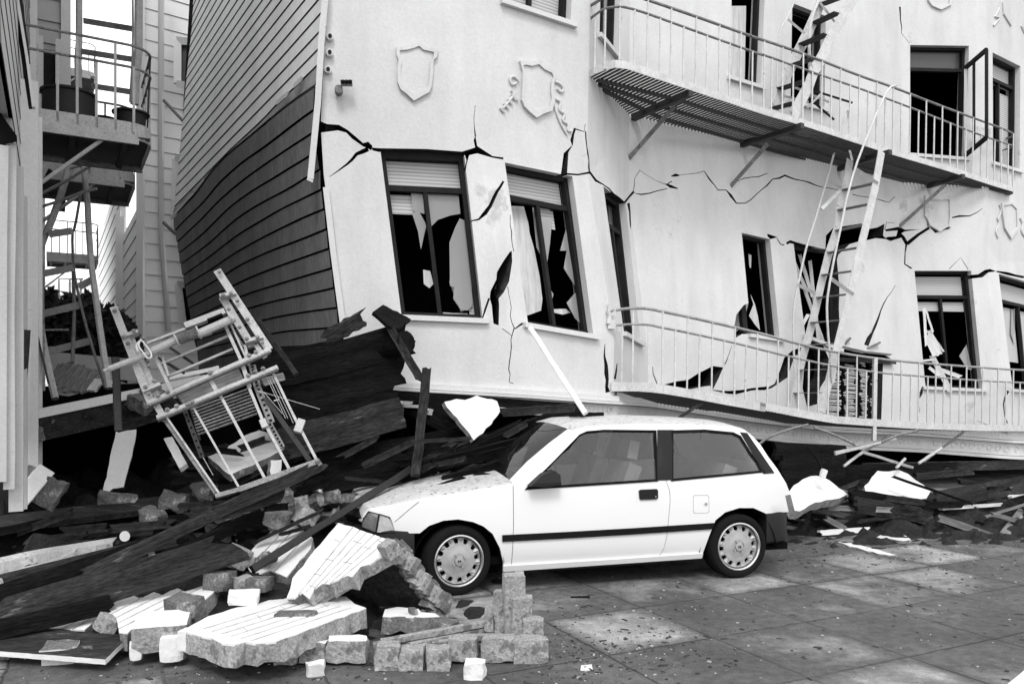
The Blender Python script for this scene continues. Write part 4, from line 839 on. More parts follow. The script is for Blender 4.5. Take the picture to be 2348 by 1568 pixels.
# wheel arches, floor, inner sides
mb = MB()
for x0 in (-.0, 2.37):
    for s_ in (0, 1):
        n = 14; vs = []
        for i in range(n+1):
            a = math.pi*i/n; x = x0-math.cos(a)*.355; z = .23+math.sin(a)*.36
            for y in (.0, .34): vs.append(C3(x, y if not s_ else WID-y, z))
        mb.add(vs, [(2*i, 2*i+1, 2*i+3, 2*i+2) for i in range(n)]); mb.add([vs[1]]+[vs[2*i+1] for i in range(1, n+1)], [tuple(range(n+1))])
mb.box(C3(-.7, .81, .23), C3(2.9, .81, .23), 1.4, .06, (0, 0, 1)); mb.box(C3(.36, .81, .24), C3(2.0, .81, .24), 1.52, .1, (0, 0, 1)); mb.box(C3(.40, .81, .55), C3(.42, .81, .55), 1.4, .5, (0, 0, 1)); mb.build('underbody', 'black', car)
for x, y in ((1.15, .42), (1.15, 1.2)):
    mb = MB()
    mb.box(C3(x-.3, y, .42), C3(x+.22, y, .38), .48, .14, (0, 0, 1)); mb.box(C3(x+.18, y, .42), C3(x+.38, y, .95), .46, .12, CX); mb.box(C3(x+.39, y, .99), C3(x+.42, y, 1.14), .24, .09, CX); mb.build('seat', 'seat', car)
mb = MB(); mb.box(C3(1.85, .81, .42), C3(2.3, .81, .42), 1.2, .14, (0, 0, 1)); mb.box(C3(2.25, .81, .42), C3(2.42, .81, .92), 1.2, .12, CX); mb.build('rear_bench', 'seat', car)
mb = MB(); mb.box(C3(.42, .81, .78), C3(.66, .81, .76), 1.38, .16, (0, 0, 1))
c = C3(.80, .42, .80); ax = (CX*-.85+Vector((0, 0, .5))).normalized(); u_ = CY; v_ = ax.cross(u_)
mb.tube([c+u_*math.cos(i/16*6.2832)*.17+v_*math.sin(i/16*6.2832)*.17 for i in range(17)], .013, 6); mb.tube([c-u_*.17, c+u_*.17], .014, 6); mb.build('dashboard', 'plastic', car)
def lathe(mb, prof, fr, n=40, mi=0):
    vs = [fr(r*math.cos(k*6.2832/n), d, r*math.sin(k*6.2832/n)) for r, d in prof for k in range(n)]
    mb.add(vs, [(i*n+k, i*n+(k+1) % n, (i+1)*n+(k+1) % n, (i+1)*n+k) for i in range(len(prof)-1) for k in range(n)], mi)
def wheel(x0, y0, st, side):
    Ro = Matrix.Rotation(st, 3, 'Z'); s_ = 1 if side == 0 else -1; zc = .266
    def fr(x, d, z): v = Ro @ Vector((x, d*s_, z)); return C3(x0+v.x, y0+v.y, zc+v.z)
    mb = MB(); lathe(mb, [(.19, .02), (.20, .0), (.225, -.012), (.25, -.008), (.262, .006), (.268, .02), (.268, .15), (.255, .17), (.19, .17)], fr, 48); t = mb.build('tyre', 'rubber', car, True)
    dep = lambda r: .0+(.012 if r > .172 else .034-(.172-r)*.35 if r > .12 else .021-(.12-r)*.25 if r > .06 else .006)
    c36 = [(math.cos(i/48*6.2832)*.1765, math.sin(i/48*6.2832)*.1765) for i in range(48)]; holes = []
    for k in range(12):
        a = k/12*6.2832+.1; hp = []
        for r, w_ in ((.132, .018), (.140, .026), (.160, .031), (.168, .026)): hp.append((r, w_))
        pts = [(r, -w_/r) for r, w_ in hp]+[(r, w_/r) for r, w_ in hp[::-1]]
        holes.append([(r*math.cos(a+b*.62), r*math.sin(a+b*.62)) for r, b in pts])
    g = [(r*math.cos(i/32*6.2832+.02), r*math.sin(i/32*6.2832+.02)) for r in (.135, .12, .105, .09, .07, .06, .05, .03) for i in range(32)]
    V, T = csg([c36], holes, (), g); mb = MB()
    shell(mb, V, T, lambda p: fr(p[0], dep(math.hypot(*p)), p[1]), lambda p: fr(p[0], dep(math.hypot(*p))+.012, p[1])); rm = mb.build('rim', 'alloy', car, True)
    mb = MB(); lathe(mb, [(.183, .02), (.185, -.004), (.192, -.012), (.199, -.010), (.202, .004)], fr, 48); mb.build('trim_ring', 'chrome', rm, True)
    mb = MB(); lathe(mb, [(.056, .014), (.054, .004), (.050, .004), (.048, .012), (.036, .012), (.034, -.010), (.002, -.014)], fr, 24)
    for k in range(4): a = k*1.571+.5; mb.tube([fr(math.cos(a)*.05, .01, math.sin(a)*.05), fr(math.cos(a)*.05, -.014, math.sin(a)*.05)], .008, 6)
    mb.build('hub_cap', 'alloy', rm, True)
    mb = MB(); e = -.0155
    for a, b in (((-.010, -.011), (-.008, .011)), ((.010, -.011), (.008, .011)), ((-.008, 0), (.008, 0))): mb.box(fr(a[0], e, a[1]), fr(b[0], e, b[1]), .005, .003, fr(0, -1, 0)-fr(0, 0, 0))
    mb.build('hub_emblem', 'plastic', rm)
    mb = MB(); lathe(mb, [(.185, .06), (.0, .07)], fr, 24); mb.build('slot_backing', 'black', rm)  # black disc added behind the slots, standing for the shade inside
wheel(0, .0, R(9), 0); wheel(2.37, .0, R(2), 0); wheel(0, WID, R(9), 1); wheel(2.37, WID, 0, 1)
# ================================================================ the alley on the left
LD = Vector((-.4955, .8686, 0)); LP_ = Vector((.8686, .4955, 0))      # along the alley / across it to the right
LW = lambda D: Vector((-.283-.5704*D, D, 0))                            # foot of the left house's side wall at depth D
def siding(name, a, b, z0, z1, step, m, parent, out, lip=.02):
    """clapboard wall from plan point a to b"""
    mb = MB(); z = z0
    while z < z1:
        t = min(z+step, z1); p = [a+Vector((0, 0, z)), b+Vector((0, 0, z)), b+Vector((0, 0, t)), a+Vector((0, 0, t))]
        lo = [p[0]+out*lip, p[1]+out*lip]; g = [p[0]+out*lip+Vector((0, 0, .012)), p[1]+out*lip+Vector((0, 0, .012))]
        mb.add([lo[0], lo[1], p[2], p[3]], [(0, 1, 2, 3)]); mb.add([p[0]-out*.02, p[1]-out*.02, lo[1], lo[0]], [(0, 1, 2, 3)], 1); z = t
    mb.add([a-out*.12+Vector((0, 0, z0)), b-out*.12+Vector((0, 0, z0)), b-out*.12+Vector((0, 0, z1)), a-out*.12+Vector((0, 0, z1)), a+Vector((0, 0, z0)), b+Vector((0, 0, z0)), b+Vector((0, 0, z1)), a+Vector((0, 0, z1))],
           [(0, 1, 2, 3), (0, 3, 7, 4), (1, 5, 6, 2), (3, 2, 6, 7), (0, 4, 5, 1)])
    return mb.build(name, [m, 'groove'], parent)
def vbox(name, a, b, z0, z1, th, m, parent, out):
    mb = MB(); c = (a+b)/2; mb.box(Vector((c.x, c.y, z0)), Vector((c.x, c.y, z1)), th, (b-a).length, (b-a).normalized()); return mb.build(name, m, parent)
lh = thing('side_house', 'pale clapboard house on the left edge with a balcony over the alley', 'house', LW(6))
m_sh = mat('left house siding', .40, .8, .08, 1.5, .05); M['sh'] = m_sh
siding('siding_wall', LW(4.0), LW(9.4), 3.3, 12, .19, 'sh', lh, LP_, .005)
siding('siding_wall', LW(5.1), LW(9.4), 1.2, 3.3, .19, 'sh', lh, LP_, .005)
siding('siding_wall', LW(9.4)+LP_*.0, LW(20), .9, 12, .19, 'sh', lh, LP_, .005)
# corner trims and casings seen edge-on along the wall
for D_, w_, z0, z1, o_, m_ in ((5.15, .12, .79, 3.0, .04, 'sh'), (5.5, .10, .75, 2.9, .05, 'sh'), (7.9, .14, 1.3, 4.0, .06, 'sh'), (8.4, .06, 1.2, 12, .05, 'trim'), (6.3, .16, .7, 4.0, .10, 'trim'), (6.8, .12, .9, 3.9, .12, 'trim')):
    mb = MB(); p = LW(D_); mb.box(p+Vector((0, 0, z0))+LP_*o_/2, p+Vector((0, 0, z1))+LP_*o_/2, w_, o_+.04, LP_); mb.build('wall_trim', m_, lh)
siding('bay_side', LW(9.2)-LD*.0, LW(9.2)+LP_*.34, 4.3, 12, .26, 'sh', lh, -LD)
mb = MB(); p = LW(9.2)+LP_*.34; mb.box(p+Vector((0, 0, 4.3)), p+Vector((0, 0, 12)), .10, .12, LD); mb.build('bay_corner', 'trim', lh)
siding('bay_wall', LW(9.2)+LP_*.34, LW(12)+LP_*.34, 4.3, 12, .19, 'sh', lh, LP_)
mb = MB(); p = LW(9.15)+LP_*.17; mb.box(p+Vector((0, 0, 4.2)), p+Vector((0, 0, 5.5)), .16, .05, -LD); mb.build('bay_window', 'frame', lh)
mb = MB(); p = LW(9.05)+LP_*.08; mb.box(p+Vector((0, 0, 4.1)), p+Vector((0, 0, 5.6)), .07, .07, -LD); p = LW(9.05)+LP_*.27; mb.box(p+Vector((0, 0, 4.1)), p+Vector((0, 0, 5.6)), .07, .07, -LD); mb.build('bay_window_casing', 'trim', lh)
# dark gap and hood near the picture edge
mb = MB(); V, T = csg([P('u1', -60, 640, 8, 780, 115, 930, 118, 970, 40, 985, 30, 1090, -60, 1090)]); shell(mb, V, T, lambda p: at(*p, 5.0), lambda p: at(*p, 5.3)); mb.build('broken_eave', 'black', lh)
for l, w_, D_, m_ in ((P('u1', 75, 985, 70, 1568, 'm1', 60, 600, 65, 1568, 'l1', 60, 250), 22, 5.05, 'sh'), (P('u1', 20, 1000, 10, 1568, 'l1', 5, 200), 22, 5.0, 'sh'), (P('u1', 170, 1470, 160, 1568, 'm1', 175, 600, 160, 1270), 26, 5.9, 'trim'), (P('m1', 115, 0, 135, 600, 130, 900), 12, 5.6, 'black'), (P('u1', 100, 0, 160, 350, 218, 740), 13, 5.9, 'frame'), (P('u1', 140, 0, 170, 220, 195, 430), 7, 5.9, 'frame'), (P('u1', 120, 0, 185, 400, 230, 740), 6, 5.85, 'trim'), (P('m1', 175, 735, 165, 900, 148, 1110), 20, 5.5, 'steel_d'), (P('m1', 200, 60, 210, 700, 200, 1230), 22, 6.4, 'sh'), (P('m1', 255, 300, 265, 1150), 26, 7.4, 'steel_g'), (P('m1', 235, 560, 240, 700, 330, 1100), 4, 6.8, 'steel_d')):
    mb = MB()
    for a, b in zip(l, l[1:]): mb.box(at(*a, D_), at(*b, D_), w_/F*D_, .05)
    mb.build('door_casing', m_, lh)
def balcony(mw, label, full=True, group=None):
    """local frame: x across the alley, y along it, z up; floor at z = 0"""
    X, Y = LP_, LD; o_ = mw; t = thing('alley_balcony', label, 'balcony', o_, group); L, Dp = 1.02, 1.06
    q = lambda x, y, z: o_+X*x+Y*y+Vector((0, 0, z))
    def path(z, x0=0., e=0.): return [q(x0, 0+e, z)]+[q(L-.22+math.sin(a)*.22, .22-math.cos(a)*.22+e, z) for a in (0, .4, .8, 1.2, 1.571)]+[q(L, Dp, z)]
    mb = MB(); pl = path(.02)
    for a, b in zip(pl, pl[1:]): mb.box(a, b, .012, .15, (0, 0, 1))
    mb.build('edge_beam', 'steel_w', t)
    mb = MB(); mb.box(q(0, -.02, -.085), q(L-.12, -.02, -.085), .03, .05, (0, 0, 1)); mb.build('lower_angle', 'steel_w', t)
    mb = MB()
    for i in range(26): y = .03+i*.04; mb.box(q(0, y, -.03), q(L-.02, y, -.03), .022, .01, (0, 0, 1))
    mb.build('floor_grating', 'iron_d', t)
    for x in (.08, .37, .80): mb = MB(); mb.box(q(x, 0, -.06), q(x, Dp, -.06), .05, .04, (0, 0, 1)); mb.build('floor_bearer', 'iron_d', t)
    mb = MB(); mb.box(q(0, Dp, -.04), q(L, Dp, -.04), .05, .1, (0, 0, 1)); mb.build('far_beam', 'steel_g', t)
    for z, n in ((.80, 'top_rail'), (.60, 'middle_rail')):
        mb = MB(); mb.tube([Vector(p) for p in smooth([tuple(p) for p in path(z, -.1)], 1)], .013, 8); mb.build(n, 'steel_g', t, sm=True)
    for i in range(6): x = .10+i*.152; mb = MB(); mb.box(q(x, 0, 0), q(x, 0, .60 if i % 2 else .80), .022, .012, Y); mb.build('baluster', 'steel_w', t)
    for y in (.28, .5, .72, .94): mb = MB(); mb.box(q(L, y, 0), q(L, y, .8), .022, .012, X); mb.build('baluster', 'steel_w', t)
    mb = MB(); mb.box(q(L-.02, .3, .12), q(L, .24, .8), .06, .012, X); mb.build('flat_brace', 'steel_d', t)
    mb = MB(); mb.tube([q(-.12, .02, -.78), q(.62, .02, -.08)], .018, 8); mb.build('diagonal_strut', 'steel_w', t, sm=True)
    return t
o1 = at(55, 300, 6.9); o1.z = 3.93
balcony(o1, 'nearest balcony over the alley, carrying three dark tubs')
balcony(o1+LD*1.75, 'second balcony behind and just under the one with the tubs', group='balconies along the alley')
balcony(LW(17.5)+LP_*.05+Vector((0, 0, 4.55)), 'small far balcony halfway down the alley above the bush', group='balconies along the alley')
balcony(LW(20)+LP_*.1+Vector((0, 0, 9.7)), 'small far balcony seen through the rails of the nearest one', group='balconies along the alley')
def tub(name, u, vb, D, r0, r1, h_, label, lip=.02):
    c = at(u, vb, D); c.z = 3.96; mb = MB()
    n = 24; prof = [(0, 0), (r0, 0), (lerp(r0, r1, .5), h_*.5), (r1, h_*.93), (r1+lip, h_*.94), (r1+lip, h_), (r1-.02, h_), (r1-.03, h_*.8), (0, h_*.8)]
    vs = [c+Vector((r*math.cos(k*6.2832/n), r*math.sin(k*6.2832/n), z)) for r, z in prof for k in range(n)]
    mb.add(vs, [(i*n+k, i*n+(k+1) % n, (i+1)*n+(k+1) % n, (i+1)*n+k) for i in range(len(prof)-1) for k in range(n)]); mb.build(name, 'pot', None, True, label=label, cat='tub')
tub('wash_tub', 158, 330, 7.35, .22, .215, .34, 'large dark drum on the nearest balcony, leftmost of three'); tub('plant_pot', 238, 330, 7.5, .10, .125, .15, 'low dark pot between the drum and the tall pot'); tub('plant_pot', 300, 345, 7.55, .115, .135, .23, 'tall dark pot at the outer corner of the nearest balcony', .03)
# pipes and rails rising from the balconies
t = thing('roof_ladder', 'tall pipe and three crossbars rising from the balcony against the white sky', 'ladder', at(250, 240, 8.6))
for l, r in ((P('u1', 540, -100, 540, 300, 530, 420, 538, 610), .035), (P('u1', 948, -100, 945, 350, 925, 560, 918, 715), .045), (P('u1', 905, -100, 908, 200, 905, 400, 888, 700), .012)):
    mb = MB(); mb.tube([at(*p, 8.6) for p in l], r, 8); mb.build('pole', 'steel_w', t, sm=True)
for a in (((575, 145), (905, 200)), ((565, 355), (900, 408)), ((630, 590), (890, 630))):
    mb = MB(); mb.box(at(*P('u1', *a[0])[0], 8.6), at(*P('u1', *a[1])[0], 8.6), .06, .04); mb.build('crossbar', 'steel_g', t)
# buckled ladder standing in the alley
t = thing('alley_ladder', 'buckled ladder of pale pipes standing on the garage roof under the balconies', 'ladder', at(180, 905, 8))
def tl(l, r, D0, D1, m, nm):
    vv = [p[1] for p in l]; mb = MB(); pts = [at(u, v, lerp(D0, D1, (v-min(vv))/(max(vv)-min(vv)))) for u, v in smooth(l, 1)]; mb.tube(pts, r, 8); mb.build(nm, m, t, sm=True)
tl(P('u1', 485, 1075, 440, 1270, 330, 1568, 'm1', 300, 100, 245, 280, 245, 500, 280, 750, 330, 1000, 378, 1205), .035, 8.4, 7.6, 'steel_w', 'stile')
tl(P('u1', 562, 1060, 600, 1400, 'm1', 603, 0, 622, 280, 655, 520, 690, 780, 745, 1135), .032, 8.4, 7.6, 'steel_w', 'stile')
tl(P('u1', 550, 1330, 510, 1568, 'm1', 492, 60, 500, 320, 545, 540, 610, 790, 720, 1135), .014, 8.5, 7.7, 'steel_g', 'guard_rail')
tl(P('m1', 500, 330, 508, 600, 495, 960), .018, 8.5, 7.9, 'steel_g', 'guard_rail'); tl(P('u1', 345, 1160, 240, 1370, 200, 1480), .02, 8.0, 8.1, 'steel_d', 'guard_rail')
for a in (((340, 82), (490, 60)), ((250, 360), (495, 312)), ((540, 440), (645, 385)), ((280, 628), (548, 563)), ((315, 888), (615, 810))):
    mb = MB(); mb.box(at(*P('m1', *a[0])[0], 8.1), at(*P('m1', *a[1])[0], 8.1), .07, .04); mb.build('rung', 'steel_w', t)
for a in (((310, 735), (465, 733)), ((315, 855), (465, 852)), ((440, 608), (465, 606))):
    mb = MB(); mb.box(at(*P('m1', *a[0])[0], 8.5), at(*P('m1', *a[1])[0], 8.5), .02, .02); mb.build('thin_rung', 'steel_w', t)
for l in (P('u1', 180, 1375, 450, 1240, 625, 1130, 750, 1065), P('u1', 200, 1440, 420, 1370, 560, 1315, 660, 1290), P('u1', 480, 1150, 560, 1130)):
    mb = MB(); mb.tube([at(*p, 8.2) for p in l], .016, 8); mb.build('brace_pipe', 'steel_w', t, sm=True)
# far white houses
fh = thing('far_house', 'white clapboard house wing closing the alley, with a downpipe and narrow windows', 'house', at(380, 980, 14.5))
def wallpx(name, u0, D0, u1, D1, z0, z1, step, par, m='far'):
    a, b = at(u0, H, D0), at(u1, H, D1); a.z = b.z = 0; d = (b-a).normalized(); out = Vector((d.y, -d.x, 0)); siding(name, a, b, z0, z1, step, m, par, out, .015); return a, b, out
wallpx('front_siding', 322, 14.5, 470, 15.2, 0, 13, .285, fh)
wallpx('side_siding', 282, 17.6, 321, 14.5, 0, 5.0, .30, fh); wallpx('side_siding', 275, 17.8, 282, 17.6, 0, 5.2, .285, fh); wallpx('side_siding', 226, 25, 275, 17.8, 0, 6.4, .32, fh)
for u, D_, w_, z1 in ((322, 14.42, .12, 13), (281, 17.5, .12, 5.4), (272, 17.8, .10, 5.6)): mb = MB(); mb.box(at(u, 970, D_), Vector((at(u, H, D_).x, D_, z1)), w_, .08, (0, -1, 0)); mb.build('corner_board', 'far', fh)
mb = MB(); mb.tube([at(*p, 14.35) for p in P('u1', 1102, -200, 1098, 900, 1100, 1568, 'm1', 1118, 300, 1150, 740)], .055, 8); mb.build('downpipe', mat('pale pipe', .55, .7), fh, sm=True)
for l, lb in ((P('u1', 1212, 278, 1330, 290, 1330, 600, 1212, 575), None), (P('u1', 1200, 1092, 1300, 1100, 1300, 1568, 1195, 1568), None), (P('m1', 1215, 425, 1330, 425, 1345, 760, 1258, 760), None)):
    V, T = csg([l]); mb = MB(); shell(mb, V, T, lambda p: at(*p, 14.55), lambda p: at(*p, 14.7)); wv = mb.build('window', mat('far pane', .10, .3) if l[0][1] < 200 else 'black', fh)
    mb = MB()
    for a, b in zip(l, l[1:]+l[:1]): mb.box(at(*a, 14.5), at(*b, 14.5), .13, .08)
    mb.build('window_frame', 'far', wv)
for a in (((1118, 688), (1250, 828)), ((1115, 1520), (1200, 1600))): mb = MB(); mb.tube([at(*P('u1', *a[0])[0], 13.9), at(*P('u1', *a[1])[0], 13.9)], .03, 6); mb.build('stay_rod', 'steel_g', fh)
fb = thing('far_house', 'low pale house at the end of the alley behind the bush', 'house', at(165, 830, 24)); wallpx('wall', 98, 24, 246, 24.4, 0, 4.9, .45, fb)
for i in range(3): mb = MB(); mb.tube([at(135+i*25, 690, 23.8), at(135+i*25, 640, 23.8), at(190, 640, 23.8)], .03, 6); mb.build('pipe', 'steel_g', fb)
mb = MB(); mb.box(at(80, 828, 12.4), at(330, 850, 12.2), .33, .25, (0, -1, 0)); mb.build('garden_wall', 'far', None, label='low white parapet wall behind the alley ladder', cat='wall')
# bush
def bush(outline, D, dep, n, label):
    rnd = random.Random(11); mb = MB(); V, T = csg([outline]); mb_c = [((V[t[0]]+V[t[1]]+V[t[2]])/3, [V[i] for i in t]) for t in T]
    ar = [abs((t[1]-t[0]).cross(t[2]-t[0])) for _, t in mb_c]
    tot = sum(ar); cum = []; s = 0
    for a in ar: s += a/tot; cum.append(s)
    import bisect
    for i in range(n):
        _, t = mb_c[min(len(cum)-1, bisect.bisect(cum, rnd.random()))]; a, b = rnd.random(), rnd.random()
        if a+b > 1: a, b = 1-a, 1-b
        p = t[0]+(t[1]-t[0])*a+(t[2]-t[0])*b; c = at(p.x+rnd.gauss(0, 3), p.y+rnd.gauss(0, 4), D+rnd.random()*dep)
        x = Vector((rnd.gauss(0, 1), rnd.gauss(0, 1), rnd.gauss(0, 1))).normalized(); y = x.orthogonal().normalized(); l = rnd.uniform(.05, .11)
        mb.add([c-x*l, c+y*l*.4, c+x*l, c-y*l*.4], [(0, 1, 2, 3)])
    return mb
bu = thing('bush', 'dark leafy bush filling the end of the alley', 'bush', at(200, 860, 12.8))
bush(P('a1', 385, 880, 385, 600, 420, 460, 520, 440, 600, 400, 700, 420, 760, 380, 820, 410, 900, 520, 960, 470, 1080, 560, 1180, 700, 1250, 900, 1250, 1100, 900, 1100, 700, 900), 12.6, 1.4, 5200, '').build('foliage', 'leaf', bu)
bush(P('a1', 370, 470, 380, 370, 450, 330, 500, 370, 470, 430, 400, 490), 11.5, .6, 110, '').build('foliage', 'leaf', bu)
for i in range(4): mb = MB(); mb.tube([at(150+i*35, 860, 13.2), at(155+i*33, 700, 13.2)], [.05, .02], 6); mb.build('stem', 'wood', bu)
# ================================================================ crushed garage in front of the alley
gd = thing('garage', 'crushed black garage opening under a sagging pale-edged roof beam', 'garage', at(250, 1100, 7.4))
mb = MB(); pts = [at(38, 958, 6.6), at(200, 925, 7.0), at(330, 898, 7.3), at(470, 868, 7.7)]
for a, b in zip(pts, pts[1:]): mb.box(a, b, .055, .075, (0, 0, 1))
mb.build('roof_edge', 'trim', gd)
mb = MB()
for a, b in zip(pts, pts[1:]): mb.box(a+Vector((0, .03, -.12)), b+Vector((0, .03, -.12)), .05, .22, (0, 0, 1))
mb.build('fascia', 'wood', gd)
mb = MB(); bk = [p+LD*6+Vector((0, 0, -.1)) for p in pts]; pp = [p+Vector((0, .05, -.02)) for p in pts]; n = 4
mb.add(pp+bk+[p-Vector((0, 0, .2)) for p in pp]+[p-Vector((0, 0, .2)) for p in bk], [(i, i+1, n+i+1, n+i) for i in range(3)]+[(2*n+i, 3*n+i, 3*n+i+1, 2*n+i+1) for i in range(3)]); mb.build('roof_deck', 'wood', gd)
mb = MB(); mb.add([Vector((-6.2, 9.2, 0)), Vector((-1.0, 11, 0)), Vector((-1.0, 11, 1.8)), Vector((-6.2, 9.2, 1.6)), Vector((-3.9, 6.3, 0)), Vector((-3.9, 6.3, 1.6)), Vector((-1.2, 8.3, 0)), Vector((-1.2, 8.3, 1.75))], [(0, 1, 2, 3), (4, 0, 3, 5), (1, 6, 7, 2)]); mb.build('inner_wall', 'black', gd)  # walls coloured black to stand for the unlit garage
# splintered roof panel lying on the deck
rp = thing('roof_panel', 'splintered grey board roof panel with a ragged top and a black hole, by the ladder foot', 'roof panel', at(170, 925, 7.9))
V, T = csg([P('a1', 440, 1250, 460, 1110, 500, 1020, 545, 975, 580, 985, 600, 960, 640, 1000, 690, 985, 730, 1010, 790, 1030, 860, 1050, 885, 1085, 860, 1140, 800, 1215, 600, 1270)], [P('a1', 525, 1085, 545, 1050, 612, 1098, 580, 1135, 550, 1130)])
pr = Plane(at(115, 905, 7.7), at(232, 890, 7.8), at(170, 830, 8.4)); mb = MB(); shell(mb, V, T, lambda p: pr.hit(*p), lambda p: pr.hit(*p, -.04), (0, 1, 1)); mb.build('panel', ['wood_l', 'wood'], rp)
for a in ((460, 1130, 560, 990), (500, 1160, 620, 1010), (540, 1200, 690, 1010), (600, 1230, 740, 1040), (680, 1230, 800, 1050), (760, 1230, 860, 1080)):
    p = P('a1', *a); beam('batten', pr.hit(*p[0], .012), pr.hit(*p[1], .012), .10, .02, 'wood_l', rp, rag=.04, up=pr.n)
beam('white_strip', pr.hit(*P('a1', 870, 1130)[0], .03), pr.hit(*P('a1', 800, 1225)[0], .03), .10, .02, 'wood_w', rp, rag=.04, up=pr.n)
# ================================================================ fallen masonry
def jag(pl, amp=3., step=16, seed=0):
    rnd = random.Random(seed+int(pl[0][0])); out = []
    for a, b in zip(pl, pl[1:]+pl[:1]):
        n = max(1, int(math.dist(a, b)/step))
        for i in range(n): t = i/n; k = 0 if i == 0 else amp; out.append((a[0]+(b[0]-a[0])*t+rnd.uniform(-k, k), a[1]+(b[1]-a[1])*t+rnd.uniform(-k, k)))
    return out
def slab(name, label, poly, p3, th, courses=(), face='brick_w', side='brick', amp=2., cw=2.4, group=None, cat='wall fragment', cross=()):
    pl = Plane(*[at(*p) for p in p3]); poly = jag(poly, amp)
    t = thing(name, label, cat, pl.hit(*[sum(p[i] for p in poly)/len(poly) for i in (0, 1)]), group)
    V, T = csg([poly], [ribbon(list(c), cw, .3) for c in courses]+[ribbon(list(c), cw*.7, .3) for c in cross]); mb = MB(); shell(mb, V, T, lambda p: pl.hit(*p), lambda p: pl.hit(*p)-pl.n*.012); mb.build('painted_face', face, t)
    V, T = csg([poly]); mb = MB(); rnd = random.Random(1)
    shell(mb, V, T, lambda p: pl.hit(*p)-pl.n*.005, lambda p: pl.hit(*p)-pl.n*th+Vector((math.sin(p[0]*.4), math.cos(p[1]*.5), math.sin(p[0]*.3+p[1]))).normalized()*.014)
    mb.build('brick_core', side, t); return t, pl
def lines(c0, c1, n, a=0.02, b=.98):               # n course lines between edge c0 (p,q) and edge c1
    L_ = lambda p, q, t: (p[0]+(q[0]-p[0])*t, p[1]+(q[1]-p[1])*t)
    return [(L_(c0[0], c1[0], (i+1)/(n+1)), L_(c0[1], c1[1], (i+1)/(n+1))) for i in range(n)]
def block(name, c, dims, rot, m, parent=None, seed=0, amp=.006, sub=3, m2=None, **k):
    """rough brick: subdivided box with worn, chipped surface; m2 paints its top face"""
    bm = bmesh.new(); bmesh.ops.create_cube(bm, size=1)
    for f in bm.faces: f.material_index = 1 if m2 and f.normal.z > .9 else 0
    bmesh.ops.subdivide_edges(bm, edges=bm.edges[:], cuts=sub, use_grid_fill=True)
    for v in bm.verts:
        e = sum(abs(abs(x)-.5) < .01 for x in v.co); p = Vector((v.co.x*dims[0], v.co.y*dims[1], v.co.z*dims[2]))
        nz = noise.noise_vector(p*13+Vector((seed*3.7, seed, 0))); p += nz*amp*(.8 if e < 2 else 1.0)
        if e >= 2: p *= 1-.05*(e-1)*abs(noise.noise(p*30+Vector((seed, 0, 0)))+.6)
        v.co = p
    me = bpy.data.meshes.new(name); bm.to_mesh(me); bm.free()
    for x in ([m, m2] if m2 else [m]): me.materials.append(M[x])
    Rm = Matrix.Rotation(rot[2], 4, 'Z') @ Matrix.Rotation(rot[1], 4, 'Y') @ Matrix.Rotation(rot[0], 4, 'X'); Rm.translation = c
    o = link(bpy.data.objects.new(name, me), parent, Rm); return tag(o, k.get('label'), k.get('cat'), k.get('group'))
def bk(u, v, D, wpx, hpx, label, yaw=0, m='brick', m2=None, dep=.10, pitch=0, roll=0, group=None, parent=None, name='brick', amp=.006):
    s = D/F; return block(name, at(u, v, D), (wpx*s, dep, hpx*s), (roll, pitch, R(yaw)), m, parent, seed=u*.1, m2=m2, amp=amp, label=label, cat='brick' if parent is None else None, group=group)
# -- big tilted white slab and its broken edge
t, pl = slab('wall_fragment', 'largest whitewashed brick slab, tilted up against the front bumper of the car',
    P('l2', 590, 478, 985, 610, 1000, 628, 905, 690, 850, 722, 800, 757, 740, 772, 680, 842, 650, 832, 560, 872, 530, 892, 480, 888, 420, 932, 390, 985, 340, 948, 290, 985, 240, 985, 280, 850, 380, 725, 430, 660),
    [(775.7, 1198, 5.75), (909.7, 1243, 5.2), (657, 1370, 5.05)], .10,
    lines((px('l2', 640, 490)[0], px('l2', 262, 985)[0]), (px('l2', 975, 605)[0], px('l2', 640, 850)[0]), 6), side='brick_l', cross=[P('l2', *c) for c in ((560, 590, 600, 605), (690, 600, 745, 618), (500, 720, 560, 735), (760, 640, 810, 655), (420, 820, 470, 832), (620, 740, 680, 752), (860, 600, 910, 615), (390, 900, 430, 912))])
for i, (a, b, w_, h_, yw) in enumerate(((850, 735, 46, 34, 30), (770, 790, 44, 32, 30), (700, 830, 46, 34, 28), (600, 900, 48, 38, 25), (500, 935, 52, 44, 20), (350, 970, 40, 24, 20), (930, 660, 34, 40, 50))):
    u, v = px('l2', a, b)[0]; bk(u, v, 5.22-i*.02, w_, h_, None, yw, 'brick_l', 'brick_w' if i % 2 else None, .09, parent=t, name='edge_brick', pitch=-.5, amp=.010)
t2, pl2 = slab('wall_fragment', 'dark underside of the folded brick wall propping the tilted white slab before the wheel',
    P('l2', 650, 862, 740, 802, 900, 700, 985, 640, 1060, 790, 1140, 900, 1200, 1000, 1260, 1090, 1150, 1060, 900, 1045, 850, 1040, 670, 1000, 560, 990), [(883, 1270, 5.36), (1013, 1412, 5.50), (803, 1375, 5.72)], .10, face='brick_shade', side='brick', amp=4)
